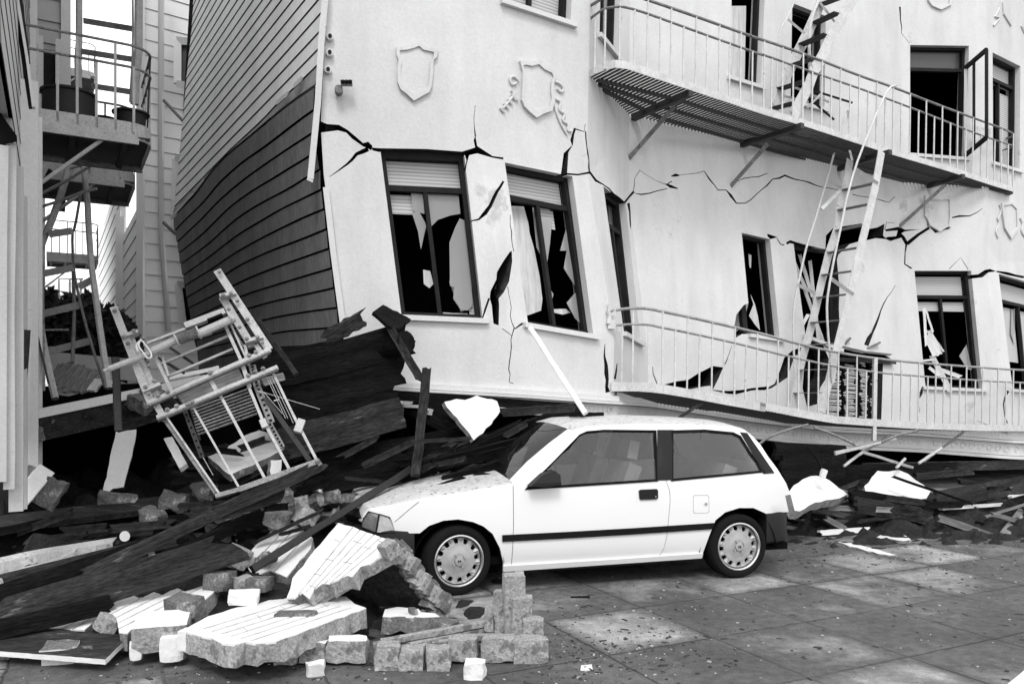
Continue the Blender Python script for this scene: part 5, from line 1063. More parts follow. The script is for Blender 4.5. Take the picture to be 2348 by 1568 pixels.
for i, (a, b, w_, h_) in enumerate(((985, 650, 30, 30), (1010, 705, 38, 36), (1055, 750, 40, 34), (1085, 800, 36, 36), (1130, 850, 42, 38), (1160, 890, 36, 34), (1195, 930, 40, 40), (1240, 960, 40, 36), (1215, 1010, 30, 34), (1275, 1010, 36, 44), (1262, 1065, 40, 42))):
    u, v = px('l2', a, b)[0]; bk(u, v, 5.28+i*.012, w_, h_, None, 20+i*13 % 40, 'brick_l' if i % 3 else 'brick', None, .12, parent=t2, name='edge_brick', pitch=.7-.1*(i % 3), amp=.012)
slab('wall_fragment', 'whitewashed brick slab crossed by a dark beam, left of the tilted slab', P('l2', -40, 730, 0, 665, 150, 515, 195, 532, 280, 475, 340, 520, 418, 583, 400, 655, 240, 845, 130, 800, 20, 840, -30, 770), [(626, 1210, 6.1), (717, 1233, 5.9), (582, 1320, 5.6)], .10,
     lines((px('l2', 170, 520)[0], px('l2', -30, 730)[0]), (px('l2', 418, 585)[0], px('l2', 200, 830)[0]), 4), side='brick_l')
t3, _ = slab('wall_fragment', 'broad whitewashed brick slab lying flat in front, with a loose dark brick on it',
     P('l1', 1235, 1203, 1300, 1165, 1400, 1110, 1560, 1060, 1740, 1025, 'l2', 120, 1000, 250, 985, 520, 975, 640, 975, 672, 1000, 700, 1025, 778, 1052, 440, 1178, 170, 1278, 30, 1292, 'l1', 1660, 1280, 1590, 1298, 1500, 1290, 1430, 1255, 1360, 1242), [(420, 1447, 4.45), (838, 1400, 4.87), (657, 1372, 5.20)], .115,
     lines((px('l1', 1300, 1180)[0], px('l2', 240, 990)[0]), (px('l2', 60, 1290)[0], px('l2', 750, 1060)[0]), 6), side='brick_l', amp=1.5, cross=[P('l2', *c) for c in ((40, 1100, 70, 1130), (200, 1040, 240, 1062), (330, 1090, 380, 1115), (480, 1020, 520, 1045), (-60, 1180, -20, 1210))])
for i, (a, b, w_, h_, m_) in enumerate(((1265, 1262, 26, 46, 'brick_w'), (1335, 1290, 24, 46, 'brick_w'), (1400, 1310, 25, 46, 'brick_w'), (1465, 1330, 24, 48, 'brick_w'), (1545, 1345, 30, 48, 'brick_w'), (1630, 1350, 34, 44, 'brick_l'), (1700, 1350, 30, 48, 'brick_l'))):
    u, v = px('l1', a, b)[0]; bk(u, v, 4.50-i*.012, w_, h_, None, -20, m_, None, .09, parent=t3, name='edge_brick', amp=.004)
slab('wall_fragment', 'fan of whitewashed brick courses left of the flat slab', P('l1', 650, 1095, 800, 1000, 880, 960, 940, 985, 1040, 945, 1100, 965, 1200, 920, 1250, 940, 1380, 900, 1480, 900, 1440, 950, 1300, 1062, 1130, 1085, 900, 1185, 860, 1225, 805, 1218, 790, 1130, 700, 1110),
     [(220, 1408, 4.95), (500, 1340, 5.35), (300, 1440, 4.70)], .10, lines((px('l1', 660, 1100)[0], px('l1', 900, 965)[0]), (px('l1', 830, 1220)[0], px('l1', 1470, 905)[0]), 4), side='brick_l')
slab('wall_fragment', 'narrow whitewashed strip of brick at the left, in the shade of a plank', P('l1', 330, 1190, 500, 1110, 700, 1040, 715, 1085, 640, 1140, 570, 1200), [(112, 1440, 4.95), (240, 1390, 5.2), (195, 1443, 4.85)], .08, lines((px('l1', 345, 1188)[0], px('l1', 690, 1042)[0]), (px('l1', 560, 1200)[0], px('l1', 700, 1085)[0]), 2))
slab('wall_fragment', 'thin white wedge of brick wall between two crossing dark planks', P('l1', 590, 855, 750, 760, 860, 745, 1040, 655, 1045, 705, 960, 760, 830, 822, 720, 832), [(255, 1290, 5.7), (353, 1260, 5.8), (300, 1315, 5.4)], .08)
slab('wall_fragment', 'small white slab with a pebble on it, lying before the front wheel', P('l2', 890, 1108, 905, 1062, 990, 1045, 1060, 1052, 1130, 1058, 1150, 1080, 1240, 1088, 1272, 1108, 1150, 1112), [(878, 1411, 4.95), (1006, 1412, 4.95), (930, 1391, 5.25)], .10, side='brick')
bk(*px('l2', 1095, 1078)[0], 5.02, 15, 12, None, 20, 'brick', parent=None, name='pebble').__setitem__('label', 'dark pebble on the small white slab before the wheel')
bpy.data.objects['pebble']['category'] = 'stone'
# -- rows of bricks along the front
row = thing('brick_row', 'first row of three mortared bricks along the front edge of the flat slab', 'brick row', at(740, 1514, 4.6))
for i, (u, v, w_, h_) in enumerate(((661, 1492, 54, 50), (722, 1489, 60, 44), (797, 1487, 92, 52))): bk(u, v, 4.58, w_, h_, None, (2, -3, 1)[i], 'brick_l', 'brick_w', .11, parent=row, amp=.014)
row = thing('brick_row', 'second longer row of mortared bricks carrying the upright bricks', 'brick row', at(1060, 1530, 4.5))
for i, (u, v, w_, h_, D_) in enumerate(((888, 1503, 58, 58, 4.5), (946, 1508, 56, 54, 4.5), (1005, 1508, 54, 54, 4.5), (1061, 1486, 66, 52, 4.6), (1143, 1484, 78, 56, 4.62), (1217, 1488, 78, 56, 4.62))): bk(u, v, D_, w_, h_, None, (4, -3, 2, -2, 2, 0)[i], 'brick_l', None, .11, parent=row, amp=.018)
for i, (a, b) in enumerate((((860, 1478), (1060, 1440)), ((930, 1482), (1120, 1440)), ((880, 1470), (1130, 1425)), ((990, 1476), (1190, 1452)), ((1060, 1460), (1230, 1458)))): beam('mortar_strip', at(*a, 4.65), at(*b, 4.95), .05, .03, 'brick_l', row, rag=.03, up=(0, 0, 1))
for i, (u0, u1, v0, v1, lb) in enumerate(((1154, 1202, 1312, 1457, 'tallest upright brick stack standing at the end of the brick row'), (1172, 1218, 1366, 1457, 'middle upright brick in front of the tallest one'), (1198, 1247, 1415, 1471, 'short upright brick at the right end of the brick row'), (1131, 1155, 1352, 1450, 'narrow upright brick just left of the tallest one'), (1111, 1133, 1392, 1442, 'lowest leftmost stub of the upright bricks'))):
    bk((u0+u1)/2, (v0+v1)/2, 4.86-i*.05 if i < 3 else 4.92, u1-u0, v1-v0, lb, (8, 3, -4, 5, 0)[i], 'brick_l', None, .10, name='upright_brick', amp=.018)
bk(723, 1536, 4.40, 42, 38, 'whitish half brick under the first brick row', 14, 'brick_w', None, .09, amp=.018, roll=.1); bk(1086, 1540, 4.35, 46, 52, 'white brick standing under the second brick row', -9, 'brick_w', None, .09, amp=.018)
bk(679, 1417, 4.80, 92, 32, 'loose dark brick lying on the broad flat slab', 2, 'brick', None, .10, amp=.008)
bk(424, 1390, 4.86, 84, 44, 'loose grey brick lying across the fan of white courses', -28, 'brick', 'brick', .13, roll=.15)
bk(372, 1445, 4.66, 118, 62, 'thick white painted brick block at the left front of the rubble', 16, 'brick_l', 'brick_w', .26, roll=.12)  # darker brick on the sides puts their shade into the colour
bk(398, 1482, 4.55, 54, 56, 'split white brick pair in front of the thick white block', 12, 'brick_w', 'brick_w', .12); bk(244, 1430, 4.85, 50, 36, 'jagged grey brick on the shaded white strip', 25, 'brick_l', None, .1, pitch=.5, amp=.014)
bk(560, 1368, 5.05, 66, 30, 'white brick behind the flat slab', 14, 'brick_w', 'brick_w', .12, amp=.016, pitch=.08); bk(595, 1338, 5.3, 52, 30, 'dark brick behind the white brick at the slab edge', -12, 'brick', None, .12)
bk(140, 1497, 4.6, 74, 44, 'white brick chunk under the dark panel at the lower left', 12, 'brick_w', 'brick', .12, roll=.2, amp=.012); bk(205, 1500, 4.62, 44, 44, 'dark brick chunk beside the white one under the panel', -10, 'brick', None, .12, amp=.012); bk(12, 1500, 4.7, 50, 44, 'brick at the lower left picture corner under the panel', 0, 'brick', None, .12)
bk(312, 1490, 4.55, 26, 40, 'small white brick stub beside the panel tip', 20, 'brick_w', None, .08); bk(1020, 1436, 4.95, 44, 28, 'brick with a white end leaning beside the small slab', -25, 'brick', None, .12, pitch=.2)
bk(640, 1148, 6.2, 60, 36, 'broken brick block on the pile below the steel frame', 20, 'brick', None, .2, pitch=-.3, amp=.02); bk(700, 1185, 6.05, 46, 40, 'brick lump leaning over the crossed white slab', 35, 'brick_l', None, .16, pitch=.6, amp=.02)
bk(636, 1190, 6.05, 48, 36, 'pale brick lump just above the crossed white slab', -15, 'brick_l', None, .15, pitch=.2, amp=.02); bk(672, 1165, 6.3, 70, 44, 'large mortared brick lump above the crossed slab', 12, 'brick_l', None, .2, pitch=-.15, amp=.02)
bk(545, 1275, 5.7, 50, 46, 'brick jammed at the broken end of the wide plank', 30, 'brick_l', None, .14, pitch=.5, amp=.016); bk(505, 1330, 5.3, 60, 40, 'brick chunk under the broken end of the wide plank', -20, 'brick', None, .14, amp=.016)
rnd = random.Random(21)
for i in range(44):
    u = rnd.uniform(430, 850); v = rnd.uniform(1150, 1345) if u < 700 else rnd.uniform(1140, 1200); D = 2836/(v-900+rnd.uniform(10, 60))*.86
    bk(u, v, max(5.3, min(6.6, D)), rnd.uniform(26, 50), rnd.uniform(18, 32), 'broken brick jumbled in the pile between the planks and the car', rnd.uniform(-50, 50), rnd.choice(('brick', 'brick', 'brick_l')), None, .1, rnd.uniform(-.5, .5), rnd.uniform(-.4, .4), 'bricks jumbled in the pile', amp=.024)
for i, (u, v, D, w_, h_) in enumerate(((350, 1185, 6.2, 60, 30), (400, 1150, 6.4, 60, 34), (470, 1125, 6.5, 50, 30), (270, 1145, 6.5, 80, 26), (60, 990, 6.4, 70, 28), (320, 925, 7.2, 60, 34), (350, 905, 7.3, 50, 28))): bk(u, v, D, w_, h_, 'grey brick chunk lodged in the dark garage opening', (i*37) % 60-30, 'brick', None, .12, .2, .2, 'brick chunks in the garage opening', amp=.03)
for i in range(34):
    u = rnd.uniform(60, 900); v = rnd.uniform(1185, 1330) if u < 500 else rnd.uniform(1120, 1260); D = max(5.3, min(6.7, 2836/(v-860)))
    bk(u, v, D, rnd.uniform(12, 34), rnd.uniform(9, 22), 'small pale plaster chunk caught among the timbers and bricks', rnd.uniform(-60, 60), rnd.choice(('stucco', 'brick_l', 'stucco_in')), None, .06, rnd.uniform(-.7, .7), rnd.uniform(-.6, .6), 'plaster chunks among the timbers', amp=.028, name='plaster_chunk')
    bpy.context.scene.collection.objects[-1]['category'] = 'plaster'
# -- white plaster and wall pieces
def piece(name, label, poly, p3, th, m='stucco', side='brick_l', amp=2., cat='wall fragment'):
    pl = Plane(*[at(*p) for p in p3]); V, T = csg([jag(poly, amp, 12)]); mb = MB(); shell(mb, V, T, lambda p: pl.hit(*p), lambda p: pl.hit(*p)-pl.n*th, (0, 1, 1)); return mb.build(name, [m, side], None, label=label, cat=cat)
piece('plaster_slab', 'bright white plaster sheet standing between the burnt boards and the car roof', P('m2', 1320, 1275, 1400, 1255, 1460, 1262, 1540, 1232, 1680, 1270, 1700, 1340, 1640, 1430, 1520, 1537), [(1018, 921, 7.0), (1146, 925, 7.35), (1085, 1008, 6.95)], .05, 'brick_w')
piece('plaster_slab', 'domed pale plaster chunk against the rear bumper of the car', P('l4', 190, 320, 230, 265, 290, 225, 340, 205, 420, 210, 500, 260, 582, 325, 530, 350, 440, 362, 370, 378, 300, 420, 270, 435, 230, 430), [(1815, 1120, 8.3), (1940, 1130, 8.9), (1870, 1092, 9.0)], .10, 'stucco')
piece('plaster_slab', 'second domed pale plaster chunk on dark boards right of the car', P('l4', 693, 270, 740, 215, 780, 170, 850, 175, 920, 165, 980, 190, 1030, 232, 1080, 262, 1130, 300, 1100, 352, 1030, 350, 900, 335, 800, 318, 700, 303), [(1985, 1115, 9.2), (2130, 1130, 9.6), (2060, 1078, 9.9)], .10, 'stucco')
for a in (((310, 260), (330, 320), (355, 365)),): pass
piece('plaster_piece', 'long thin white plaster splinter lying flat on the pavement', P('l4', 515, 636, 620, 645, 720, 665, 900, 722, 780, 712, 640, 672), [(1919, 1242, 8.25), (2053, 1272, 7.6), (1960, 1243, 8.3)], .015, 'brick_w', cat='plaster')
piece('plaster_piece', 'flat pale flaking plaster on the ground under the right hand boards', P('l4', 730, 595, 760, 572, 860, 575, 960, 590, 1000, 622, 950, 630, 860, 615, 800, 612), [(1996, 1228, 8.5), (2088, 1236, 8.3), (2040, 1222, 8.8)], .03, 'stucco', cat='plaster'); piece('plaster_piece', 'grey lump of plaster just below the flat flaking piece', P('l4', 835, 685, 880, 660, 960, 655, 1015, 690, 940, 705), [(2032, 1260, 7.9), (2092, 1262, 7.85), (2060, 1249, 8.2)], .04, 'stucco_in', cat='plaster')
piece('wall_post', 'pale plastered pier standing askew in the garage opening', P('f1', 100, 1112, 232, 1100, 222, 1180, 190, 1310, 150, 1470, 80, 1480, 5, 1540, 45, 1370, 70, 1240), [(265, 988, 6.7), (330, 983, 6.8), (233, 1140, 6.5)], .14, 'stucco', 'brick', cat='pier')
piece('wall_panel', 'grey white panel lying behind the rods of the steel frame', P('f1', 690, 1275, 760, 1245, 900, 1160, 1040, 1090, 1160, 1100, 1250, 1190, 1150, 1240, 1060, 1290, 940, 1345, 830, 1390, 760, 1330), [(477, 1047, 6.7), (676, 1016, 6.9), (540, 1080, 6.3)], .06, 'stucco', 'brick', cat='panel')
piece('wall_post', 'narrow white post under the bottom bar of the steel frame', P('l2', 133, 55, 207, 50, 205, 180, 198, 235, 180, 260, 165, 350, 135, 357, 132, 200), [(621, 1054, 6.3), (646, 1053, 6.35), (628, 1156, 6.2)], .08, 'brick_w', cat='post')
beam('white_block', at(*px('l1', 115, 352)[0], 5.9), at(*px('l1', 312, 118)[0], 6.1), .125, .07, 'brick_w', None, label='short bright white beam end leaning at the left edge', cat='beam')
beam('white_block', at(*px('f1', 440, 1165)[0], 6.5), at(*px('f1', 535, 1345)[0], 6.3), .065, .05, 'stucco', None, label='small pale stick of plaster behind the lower left rail', cat='plaster', rag=.02)
bpx('plank', (40, 1130, 6.0), (75, 1065, 6.3), 16, .03, 'wood_l', label='grey board end behind the bright white beam end', cat='plank', rag=.03); bk(115, 1130, 6.1, 50, 70, 'dark grey brick chunk right of the bright white beam end', 20, 'brick', None, .10, pitch=.5, amp=.03)
# ================================================================ timbers
def plank(a, b, w_, label, m='wood', t=.05, rag=.05, cat='plank', name='plank', **k): return bpx(name, a, b, w_, t, m, None, label=label, cat=cat, rag=rag, **k)
# heavy beam across the left
hb = thing('heavy_beam', 'heavy dark beam running in from the left edge, its top lit', 'beam', at(240, 1190, 6.2))
mb = MB(); mb.box(at(-160, 1222, 5.9), at(500, 1140, 6.7), .22, .05, (0, -.35, 1)); mb.build('top_flange', 'wood', hb); mb = MB(); mb.box(at(-160, 1262, 5.95), at(500, 1176, 6.75), .05, .26, (0, 0, 1)); mb.build('web', 'char', hb)  # flange coloured paler than the web to carry the lit top
plank((735, 1066, 5.95), (185, 1322, 5.25), 30, 'long weathered plank slanting down left from the foot of the steel frame', jit=.012)
plank((640, 1130, 5.9), (480, 1185, 5.6), 40, 'short weathered board lying along the long slanting plank')
plank((535, 1255, 5.35), (-30, 1425, 4.8), 78, 'widest dark plank with a broken pale end, sloping down to the left', jit=.012, cut=.2)
plank((400, 1235, 5.8), (-40, 1345, 5.2), 34, 'grey plank above the widest one, lit along its top edge', 'wood'); plank((330, 1265, 5.6), (-60, 1390, 5.1), 60, 'black plank between the grey plank and the widest one', 'char')
plank((250, 1385, 5.0), (-40, 1450, 4.7), 44, 'dark board low at the left edge above the panel', 'char'); plank((600, 1178, 6.0), (420, 1262, 5.7), 30, 'charred board under the slanting plank', 'char')
plank((578, 1305, 5.45), (940, 1076, 6.6), 17, 'straight dark beam crossing the white slab and pointing at the bonnet', 'steel_d', .05, 0, 'beam', 'beam')
plank((979, 847, 6.9), (952, 1095, 6.45), 21, 'weathered post standing upright on the bonnet', 'wood', .07, .03, 'post', 'post', jit=.008)
plank((893, 748, 7.0), (965, 872, 6.85), 19, 'burnt stick leaning from the charred wall onto the upright post', 'wood', .04)
for i, (a, b, w_, lb, m_) in enumerate((((575, 866, 6.9), (938, 778, 7.2), 74, 'top charred board of the burnt wall beside the siding', 'char'), ((590, 915, 6.95), (925, 850, 7.2), 62, 'second charred board of the burnt wall', 'char'), ((600, 965, 6.9), (912, 905, 7.15), 52, 'third charred board of the burnt wall', 'char'),
     ((640, 1022, 6.75), (925, 945, 7.05), 74, 'scorched mottled board at the foot of the burnt wall', 'wood'), ((560, 830, 7.1), (840, 800, 7.4), 50, 'charred board just under the dark siding', 'char'), ((700, 1075, 6.9), (1100, 1000, 7.3), 60, 'charred board below the scorched one, reaching the car', 'char'),
     ((745, 780, 7.1), (832, 728, 7.2), 36, 'splintered burnt stump on top of the burnt wall', 'wood'), ((700, 1120, 6.7), (1010, 1065, 6.9), 40, 'thin charred board over the bricks left of the bonnet', 'char'))):
    plank(a, b, w_, lb, m_, .06, .07, jit=.02)
piece('board', 'square black board tipped at the top of the burnt wall', P('m2', 830, 662, 900, 612, 1092, 712, 1005, 776, 930, 750), [(854, 715, 7.1), (942, 732, 7.3), (880, 740, 7.0)], .03, 'char', 'char', cat='board')
mb = MB(); mb.tube([at(880, 800, 7.2), at(932, 783, 7.0)], .10, 14); mb.build('log', 'char', None, label='round charred log end at the top right of the burnt wall', cat='log')
plank((1215, 752, 7.6), (1342, 948, 6.9), 12, 'thin pale pole leaning from the window sill down to the car roof', 'wood_w', .035, 0, 'pole', 'pole'); plank((1310, 951, 7.0), (1380, 949, 7.2), 9, 'short dark stick on the car roof at the foot of the pale pole', 'char', .05, .01)
plank((890, 905, 7.3), (1320, 935, 7.9), 22, 'dark board along the torn base of the bay', 'char', .05); plank((1150, 945, 7.4), (1310, 935, 7.7), 20, 'burnt board end poking up behind the car roof', 'wood', .05)
for i, (a, b, w_, lb) in enumerate((((870, 1125, 6.5), (1190, 980, 7.3), 30, 'burnt rafter lying over the bonnet up to the windscreen'), ((960, 1075, 6.7), (1215, 1010, 7.2), 34, 'charred board across the bonnet below the windscreen'), ((1015, 1100, 6.55), (1150, 1062, 6.75), 20, 'short burnt stick on the bonnet'), ((1040, 1060, 6.9), (1230, 975, 7.4), 44, 'black board covering the far corner of the windscreen'), ((900, 1095, 6.8), (1150, 1035, 7.0), 24, 'thin charred lath over the far bonnet edge'), ((1090, 1092, 6.6), (1165, 1100, 6.6), 22, 'black shingle at the base of the windscreen'), ((990, 1125, 6.35), (1060, 1098, 6.5), 18, 'black flake of wood in the middle of the bonnet'))):
    plank(a, b, w_, lb, 'char', .025, .05, roll=R(35))
plank((900, 900, 7.9), (1100, 1000, 7.6), 60, 'black sloping board behind the white plaster sheet', 'char'); plank((1085, 1030, 7.4), (1330, 945, 8.3), 50, 'black board right of the white plaster sheet', 'char')
for i, (a, b) in enumerate(((px('m2', 1030, 1270)[0], px('m2', 1120, 1300)[0]), (px('m2', 1200, 1340)[0], px('m2', 1350, 1370)[0]))): plank((*a, 7.7), (*b, 7.9), 14, ('white splinter left of the plaster sheet', 'white splinter under the left corner of the plaster sheet')[i], 'wood_w', .03)
plank((1050, 800*1.0+362, 6.9), (900, 1190, 6.6), 20, 'charred lath low in front of the bonnet', 'char', .03)
# dark panel at the lower left and torn metal
piece('fallen_panel', 'dark flat panel with a lit edge lying at the lower left corner', P('l1', -120, 1180, 320, 1195, 600, 1215, 880, 1236, 710, 1400, 400, 1375, 0, 1345, -120, 1335), [(0, 1440, 4.9), (298, 1455, 4.75), (240, 1511, 4.4)], .03, 'wood', 'wood_w', .3, 'panel')  # pale paint on the sides puts the lit edge into the colour
for a, b, c, d, lb in ((P('l1', -40, 745, 200, 690, 520, 640, 770, 600), 34, 5.3, 5.9, 'upper curl of torn white sheet metal at the left edge'), (P('l1', -40, 860, 150, 800, 330, 760, 520, 650), 30, 5.2, 5.7, 'lower curl of torn white sheet metal at the left edge')):
    mb = MB(); q = resample(smooth(a, 1), 30); vs = []; r_ = random.Random(int(a[1][0]))
    for i, (u, v) in enumerate(q):
        D = lerp(c, d, i/29); p = at(u, v, D); w_ = b/F*D*(.7+.6*r_.random()); vs += [p+Vector((0, .05, .02)), p+Vector((0, -.02, -.01)), p+Vector((.01, -.04, -w_*.8)), p+Vector((.01, -.036, -w_*.8))]
    mb.add(vs, [(4*i+j, 4*i+j+1, 4*i+5+j, 4*i+4+j) for i in range(29) for j in range(3)]); mb.build('torn_metal', 'steel_w', None, label=lb, cat='sheet metal')
mb = MB(); c = at(*px('l1', 843, 565)[0], 5.75); mb.tube([c, c+Vector((.02, -.04, 0))], .034, 16); mb.build('pipe_cap', 'trim', None, label='small round pale cap on the torn metal at the left', cat='cap')
# -- right-hand debris under the facade
RD = [((600, 345), (1150, 430), 40, 8.8, 9.4, 'char', 'thick black board carrying the right hand plaster chunk'), ((640, 390), (1130, 470), 36, 8.7, 9.2, 'wood', 'mottled board with a folded end in the right hand debris'), ((1160, 365), (1735, 262), 40, 9.3, 10.2, 'wood', 'wide dark board slanting up to the right edge'),
      ((1190, 418), (1640, 388), 8, 9.2, 9.8, 'wood_w', 'thin pale batten under the wide slanting board'), ((1190, 482), (1545, 604), 16, 9.0, 8.6, 'wood_l', 'pale edged board sloping down to the pavement at the right'), ((1595, 606), (1725, 440), 18, 8.6, 9.4, 'wood_l', 'board leaning up at the right edge of the picture'),
      ((1650, 352), (1800, 345), 16, 9.6, 9.8, 'wood_w', 'bundle of pale strips at the right edge'), ((300, 510), (705, 515), 16, 8.9, 9.3, 'wood_l', 'grey board lying behind the rear bumper'), ((395, 578), (710, 556), 12, 8.6, 8.8, 'wood_w', 'pale strip lying on the ground behind the rear bumper'),
      ((390, 600), (720, 585), 16, 8.6, 8.8, 'char', 'black board under the pale strip behind the bumper'), ((440, 480), (560, 545), 12, 8.7, 8.7, 'wood_l', 'small board leaning on the grey board'), ((345, 400), (300, 560), 9, 8.4, 8.4, 'wood', 'thin stick standing between bumper and plaster chunk'),
      ((700, 470), (790, 560), 30, 9.2, 9.0, 'char', 'black block propping the mottled board'), ((860, 500), (960, 540), 12, 9.0, 8.9, 'wood_w', 'short white wedge under the mottled board'), ((1200, 440), (1640, 470), 50, 10.0, 10.4, 'char', 'black board in the shade under the slanting board'),
      ((560, 170), (1300, 150), 26, 10.6, 11.2, 'char', 'black timber high under the building, left part'), ((700, 150), (1760, 130), 22, 10.8, 11.6, 'wood', 'long dusty timber lying under the frieze at the right'), ((1020, 210), (1400, 175), 16, 10.4, 10.8, 'wood', 'short timber on the long dusty one'),
      ((1320, 240), (1740, 300), 14, 10.2, 10.6, 'wood', 'thin stick under the right end of the facade'), ((100, 40), (560, 60), 40, 9.6, 10.4, 'char', 'black board behind the rear window of the car'), ((150, 150), (560, 170), 52, 9.5, 10.2, 'char', 'large black panel behind the rear of the car'), ((160, 230), (640, 260), 40, 9.3, 10.0, 'char', 'black board above the plaster chunk by the bumper')]
for (a, b, w_, D0, D1, m_, lb) in RD: plank((*px('l4', *a)[0], D0), (*px('l4', *b)[0], D1), w_, lb, m_, .05, .04)
mb = MB(); a, b = at(*px('l4', 320, 10)[0], 8.9), at(*px('l4', 425, 185)[0], 8.6); mb.tube([a, lerp(a, b, .5)+Vector((.02, 0, 0)), b], .014, 6); mb.build('hanging_wire', 'black', None, label='black wire hanging behind the car with a pale tag at its end', cat='wire')
bk(*px('l4', 425, 188)[0], 8.55, 14, 20, 'small pale tag hanging on the black wire', 20, 'brick_w', None, .03, name='tag', pitch=.4).__setitem__('category', 'tag')
for i, (a, b) in enumerate((((500, 50), (720, 10)), ((500, 60), (900, -40)), ((690, 50), (1010, 150)), ((560, 140), (690, 40)), ((905, 150), (960, 90)), ((1050, 120), (1200, 20)))):
    plank((*px('l4', *a)[0], 9.6), (*px('l4', *b)[0], 10.0), 6, ('lowest', 'longest', 'down sloping', 'short diagonal', 'stubby crossing', 'right hand')[i]+' bent pale rod under the lower fire escape', 'steel_w', .02, 0, 'rod', 'bent_rod')
for i, l in enumerate((P('m3', 1760, 1560, 1813, 1520, 'm4', 180, 1470, 340, 1430), P('m4', 380, 1450, 520, 1500, 660, 1568), P('m4', 800, 1568, 950, 1500, 1090, 1470))):
    mb = MB(); mb.tube([at(u, v, 9.9) for u, v in smooth(l, 1)], .018, 6); mb.build('curved_pipe', 'steel_g', None, sm=True, label=('curved pipe behind the rear corner of the car roof', 'pipe drooping from the middle of the lower fire escape', 'pipe rising to the right under the lower fire escape')[i], cat='pipe')
plank((*px('l4', 205, 868)[0], 6.95), (*px('l4', 345, 840)[0], 7.1), 8, 'dark stick lying on the pavement behind the rear wheel', 'char', .03, .02); plank((*px('l3', 460, 990)[0], 6.05), (*px('l3', 590, 985)[0], 6.05), 10, 'dark flake of wood on the pavement below the door', 'char', .02, .03, roll=R(60))
plank((*px('l3', 320, 1345)[0], 5.0), (*px('l3', 400, 1380)[0], 4.95), 5, 'thin dark splinter by the brick row end', 'wood', .01, .02); plank((*px('l3', 285, 1212)[0], 5.4), (*px('l3', 480, 1222)[0], 5.35), 7, 'dark strip on the pavement behind the short upright brick', 'char', .015, .02)
piece('paper_scrap', 'crumpled pale scrap on the pavement right of the bricks', P('l3', 1240, 1260, 1340, 1270, 1430, 1295, 1440, 1310, 1320, 1325, 1280, 1295), [(1572, 1465, 5.02), (1640, 1480, 4.9), (1600, 1485, 4.85)], .01, 'stucco', 'stucco', 1, 'scrap'); piece('paper_scrap', 'small pale rectangular scrap near the bottom edge', P('l3', 520, 1440, 605, 1432, 612, 1468, 530, 1475), [(1328, 1525, 4.54), (1356, 1522, 4.55), (1330, 1536, 4.46)], .01, 'stucco', 'stucco', 1, 'scrap')
piece('floor_tile', 'small pale tile on the ground in front of the brick rows', P('l2', 1165, 1500, 1225, 1497, 1250, 1525, 1200, 1532), [(971, 1545, 4.41), (998, 1544, 4.42), (983, 1556, 4.33)], .015, 'stucco', 'stucco', .5, 'tile')
piece('painted_line', 'white painted corner of a line at the lower right of the pavement', P('l4', 1600, 1590, 1700, 1510, 1800, 1425, 1900, 1600), [(2298, 1575, 4.17), (2368, 1518, 4.555), (2400, 1575, 4.17)], .012, 'brick_w', 'brick_w', .2, 'painted line')
# ================================================================ the sprung steel frame
FP = Plane(at(263, 704, 6.05), at(498, 617, 6.35), at(500, 1135, 5.75))
sf = thing('steel_frame', 'pale bolted steel door frame with pipe, coil spring and rods, tipped against the dark siding', 'steel frame', FP.hit(500, 1140))
f1 = lambda x, y: px('f1', x, y)[0]
def fbar(a, b, w_, th, m, nm, off=0, par=sf):
    p, q = FP.hit(*f1(*a), off), FP.hit(*f1(*b), off); mb = MB(); mb.box(p, q, w_/2.306*.8221/F*p.y, th, FP.n); return mb.build(nm, m, par)
def ftube(pts, w_, m, nm, off=0, n=10, par=sf):
    q = [FP.hit(*f1(*p), off) for p in pts]; mb = MB(); mb.tube(q, w_/2/2.306*.8221/F*q[0].y, n); return mb.build(nm, m, par, sm=True)
fbar((85, 315), (328, 940), 46, .02, 'steel_w', 'side_plate', .06); fbar((190, 500), (370, 900), 40, .03, 'steel_w', 'side_plate', .02); fbar((750, 80), (1085, 590), 48, .02, 'steel_w', 'side_plate', .06); fbar((785, 255), (975, 570), 46, .03, 'steel_w', 'side_plate', .02)
for a, b in (((142, 512), (245, 478)), ((768, 252), (872, 232)), ((275, 862), (388, 815)), ((930, 545), (1045, 512))): fbar(a, b, 22, .07, 'steel_w', 'bracket', .07)
fbar((308, 935), (1092, 588), 34, .025, 'steel_w', 'crossbar', .09); fbar((364, 1028), (1140, 702), 32, .025, 'steel_w', 'crossbar', .09)
fbar((310, 950), (1092, 604), 8, .06, 'steel_g', 'crossbar', .075); fbar((366, 1043), (1142, 717), 8, .06, 'steel_g', 'crossbar', .075)
ftube([(20, 725), (60, 708)], 22, 'steel_w', 'pipe_stub', .12); ftube([(55, 712), (265, 632), (490, 532)], 40, 'steel_w', 'pipe', .12); ftube([(330, 600), (500, 520)], 54, 'steel_w', 'pipe_sleeve', .12); ftube([(620, 492), (860, 385)], 56, 'steel_w', 'pipe', .12)
fbar((545, 440), (800, 345), 40, .05, 'steel_w', 'housing', .10); fbar((690, 405), (785, 368), 14, .052, 'black', 'housing_slot', .103); fbar((300, 548), (545, 455), 16, .02, 'steel_w', 'tie_rod', .10); fbar((640, 500), (715, 475), 22, .03, 'steel_w', 'lug', .10)
q = []; a, b = FP.hit(*f1(500, 525), .12), FP.hit(*f1(625, 478), .12); x_, y_, z_ = axes(a, b, FP.n)
for i in range(12*14+1): th = i/14*6.2832; q.append(lerp(a, b, i/(12*14))+y_*math.cos(th)*.036+z_*math.sin(th)*.036)
mb = MB(); mb.tube(q, .0055, 5); mb.build('coil_spring', 'steel_g', sf, sm=True)
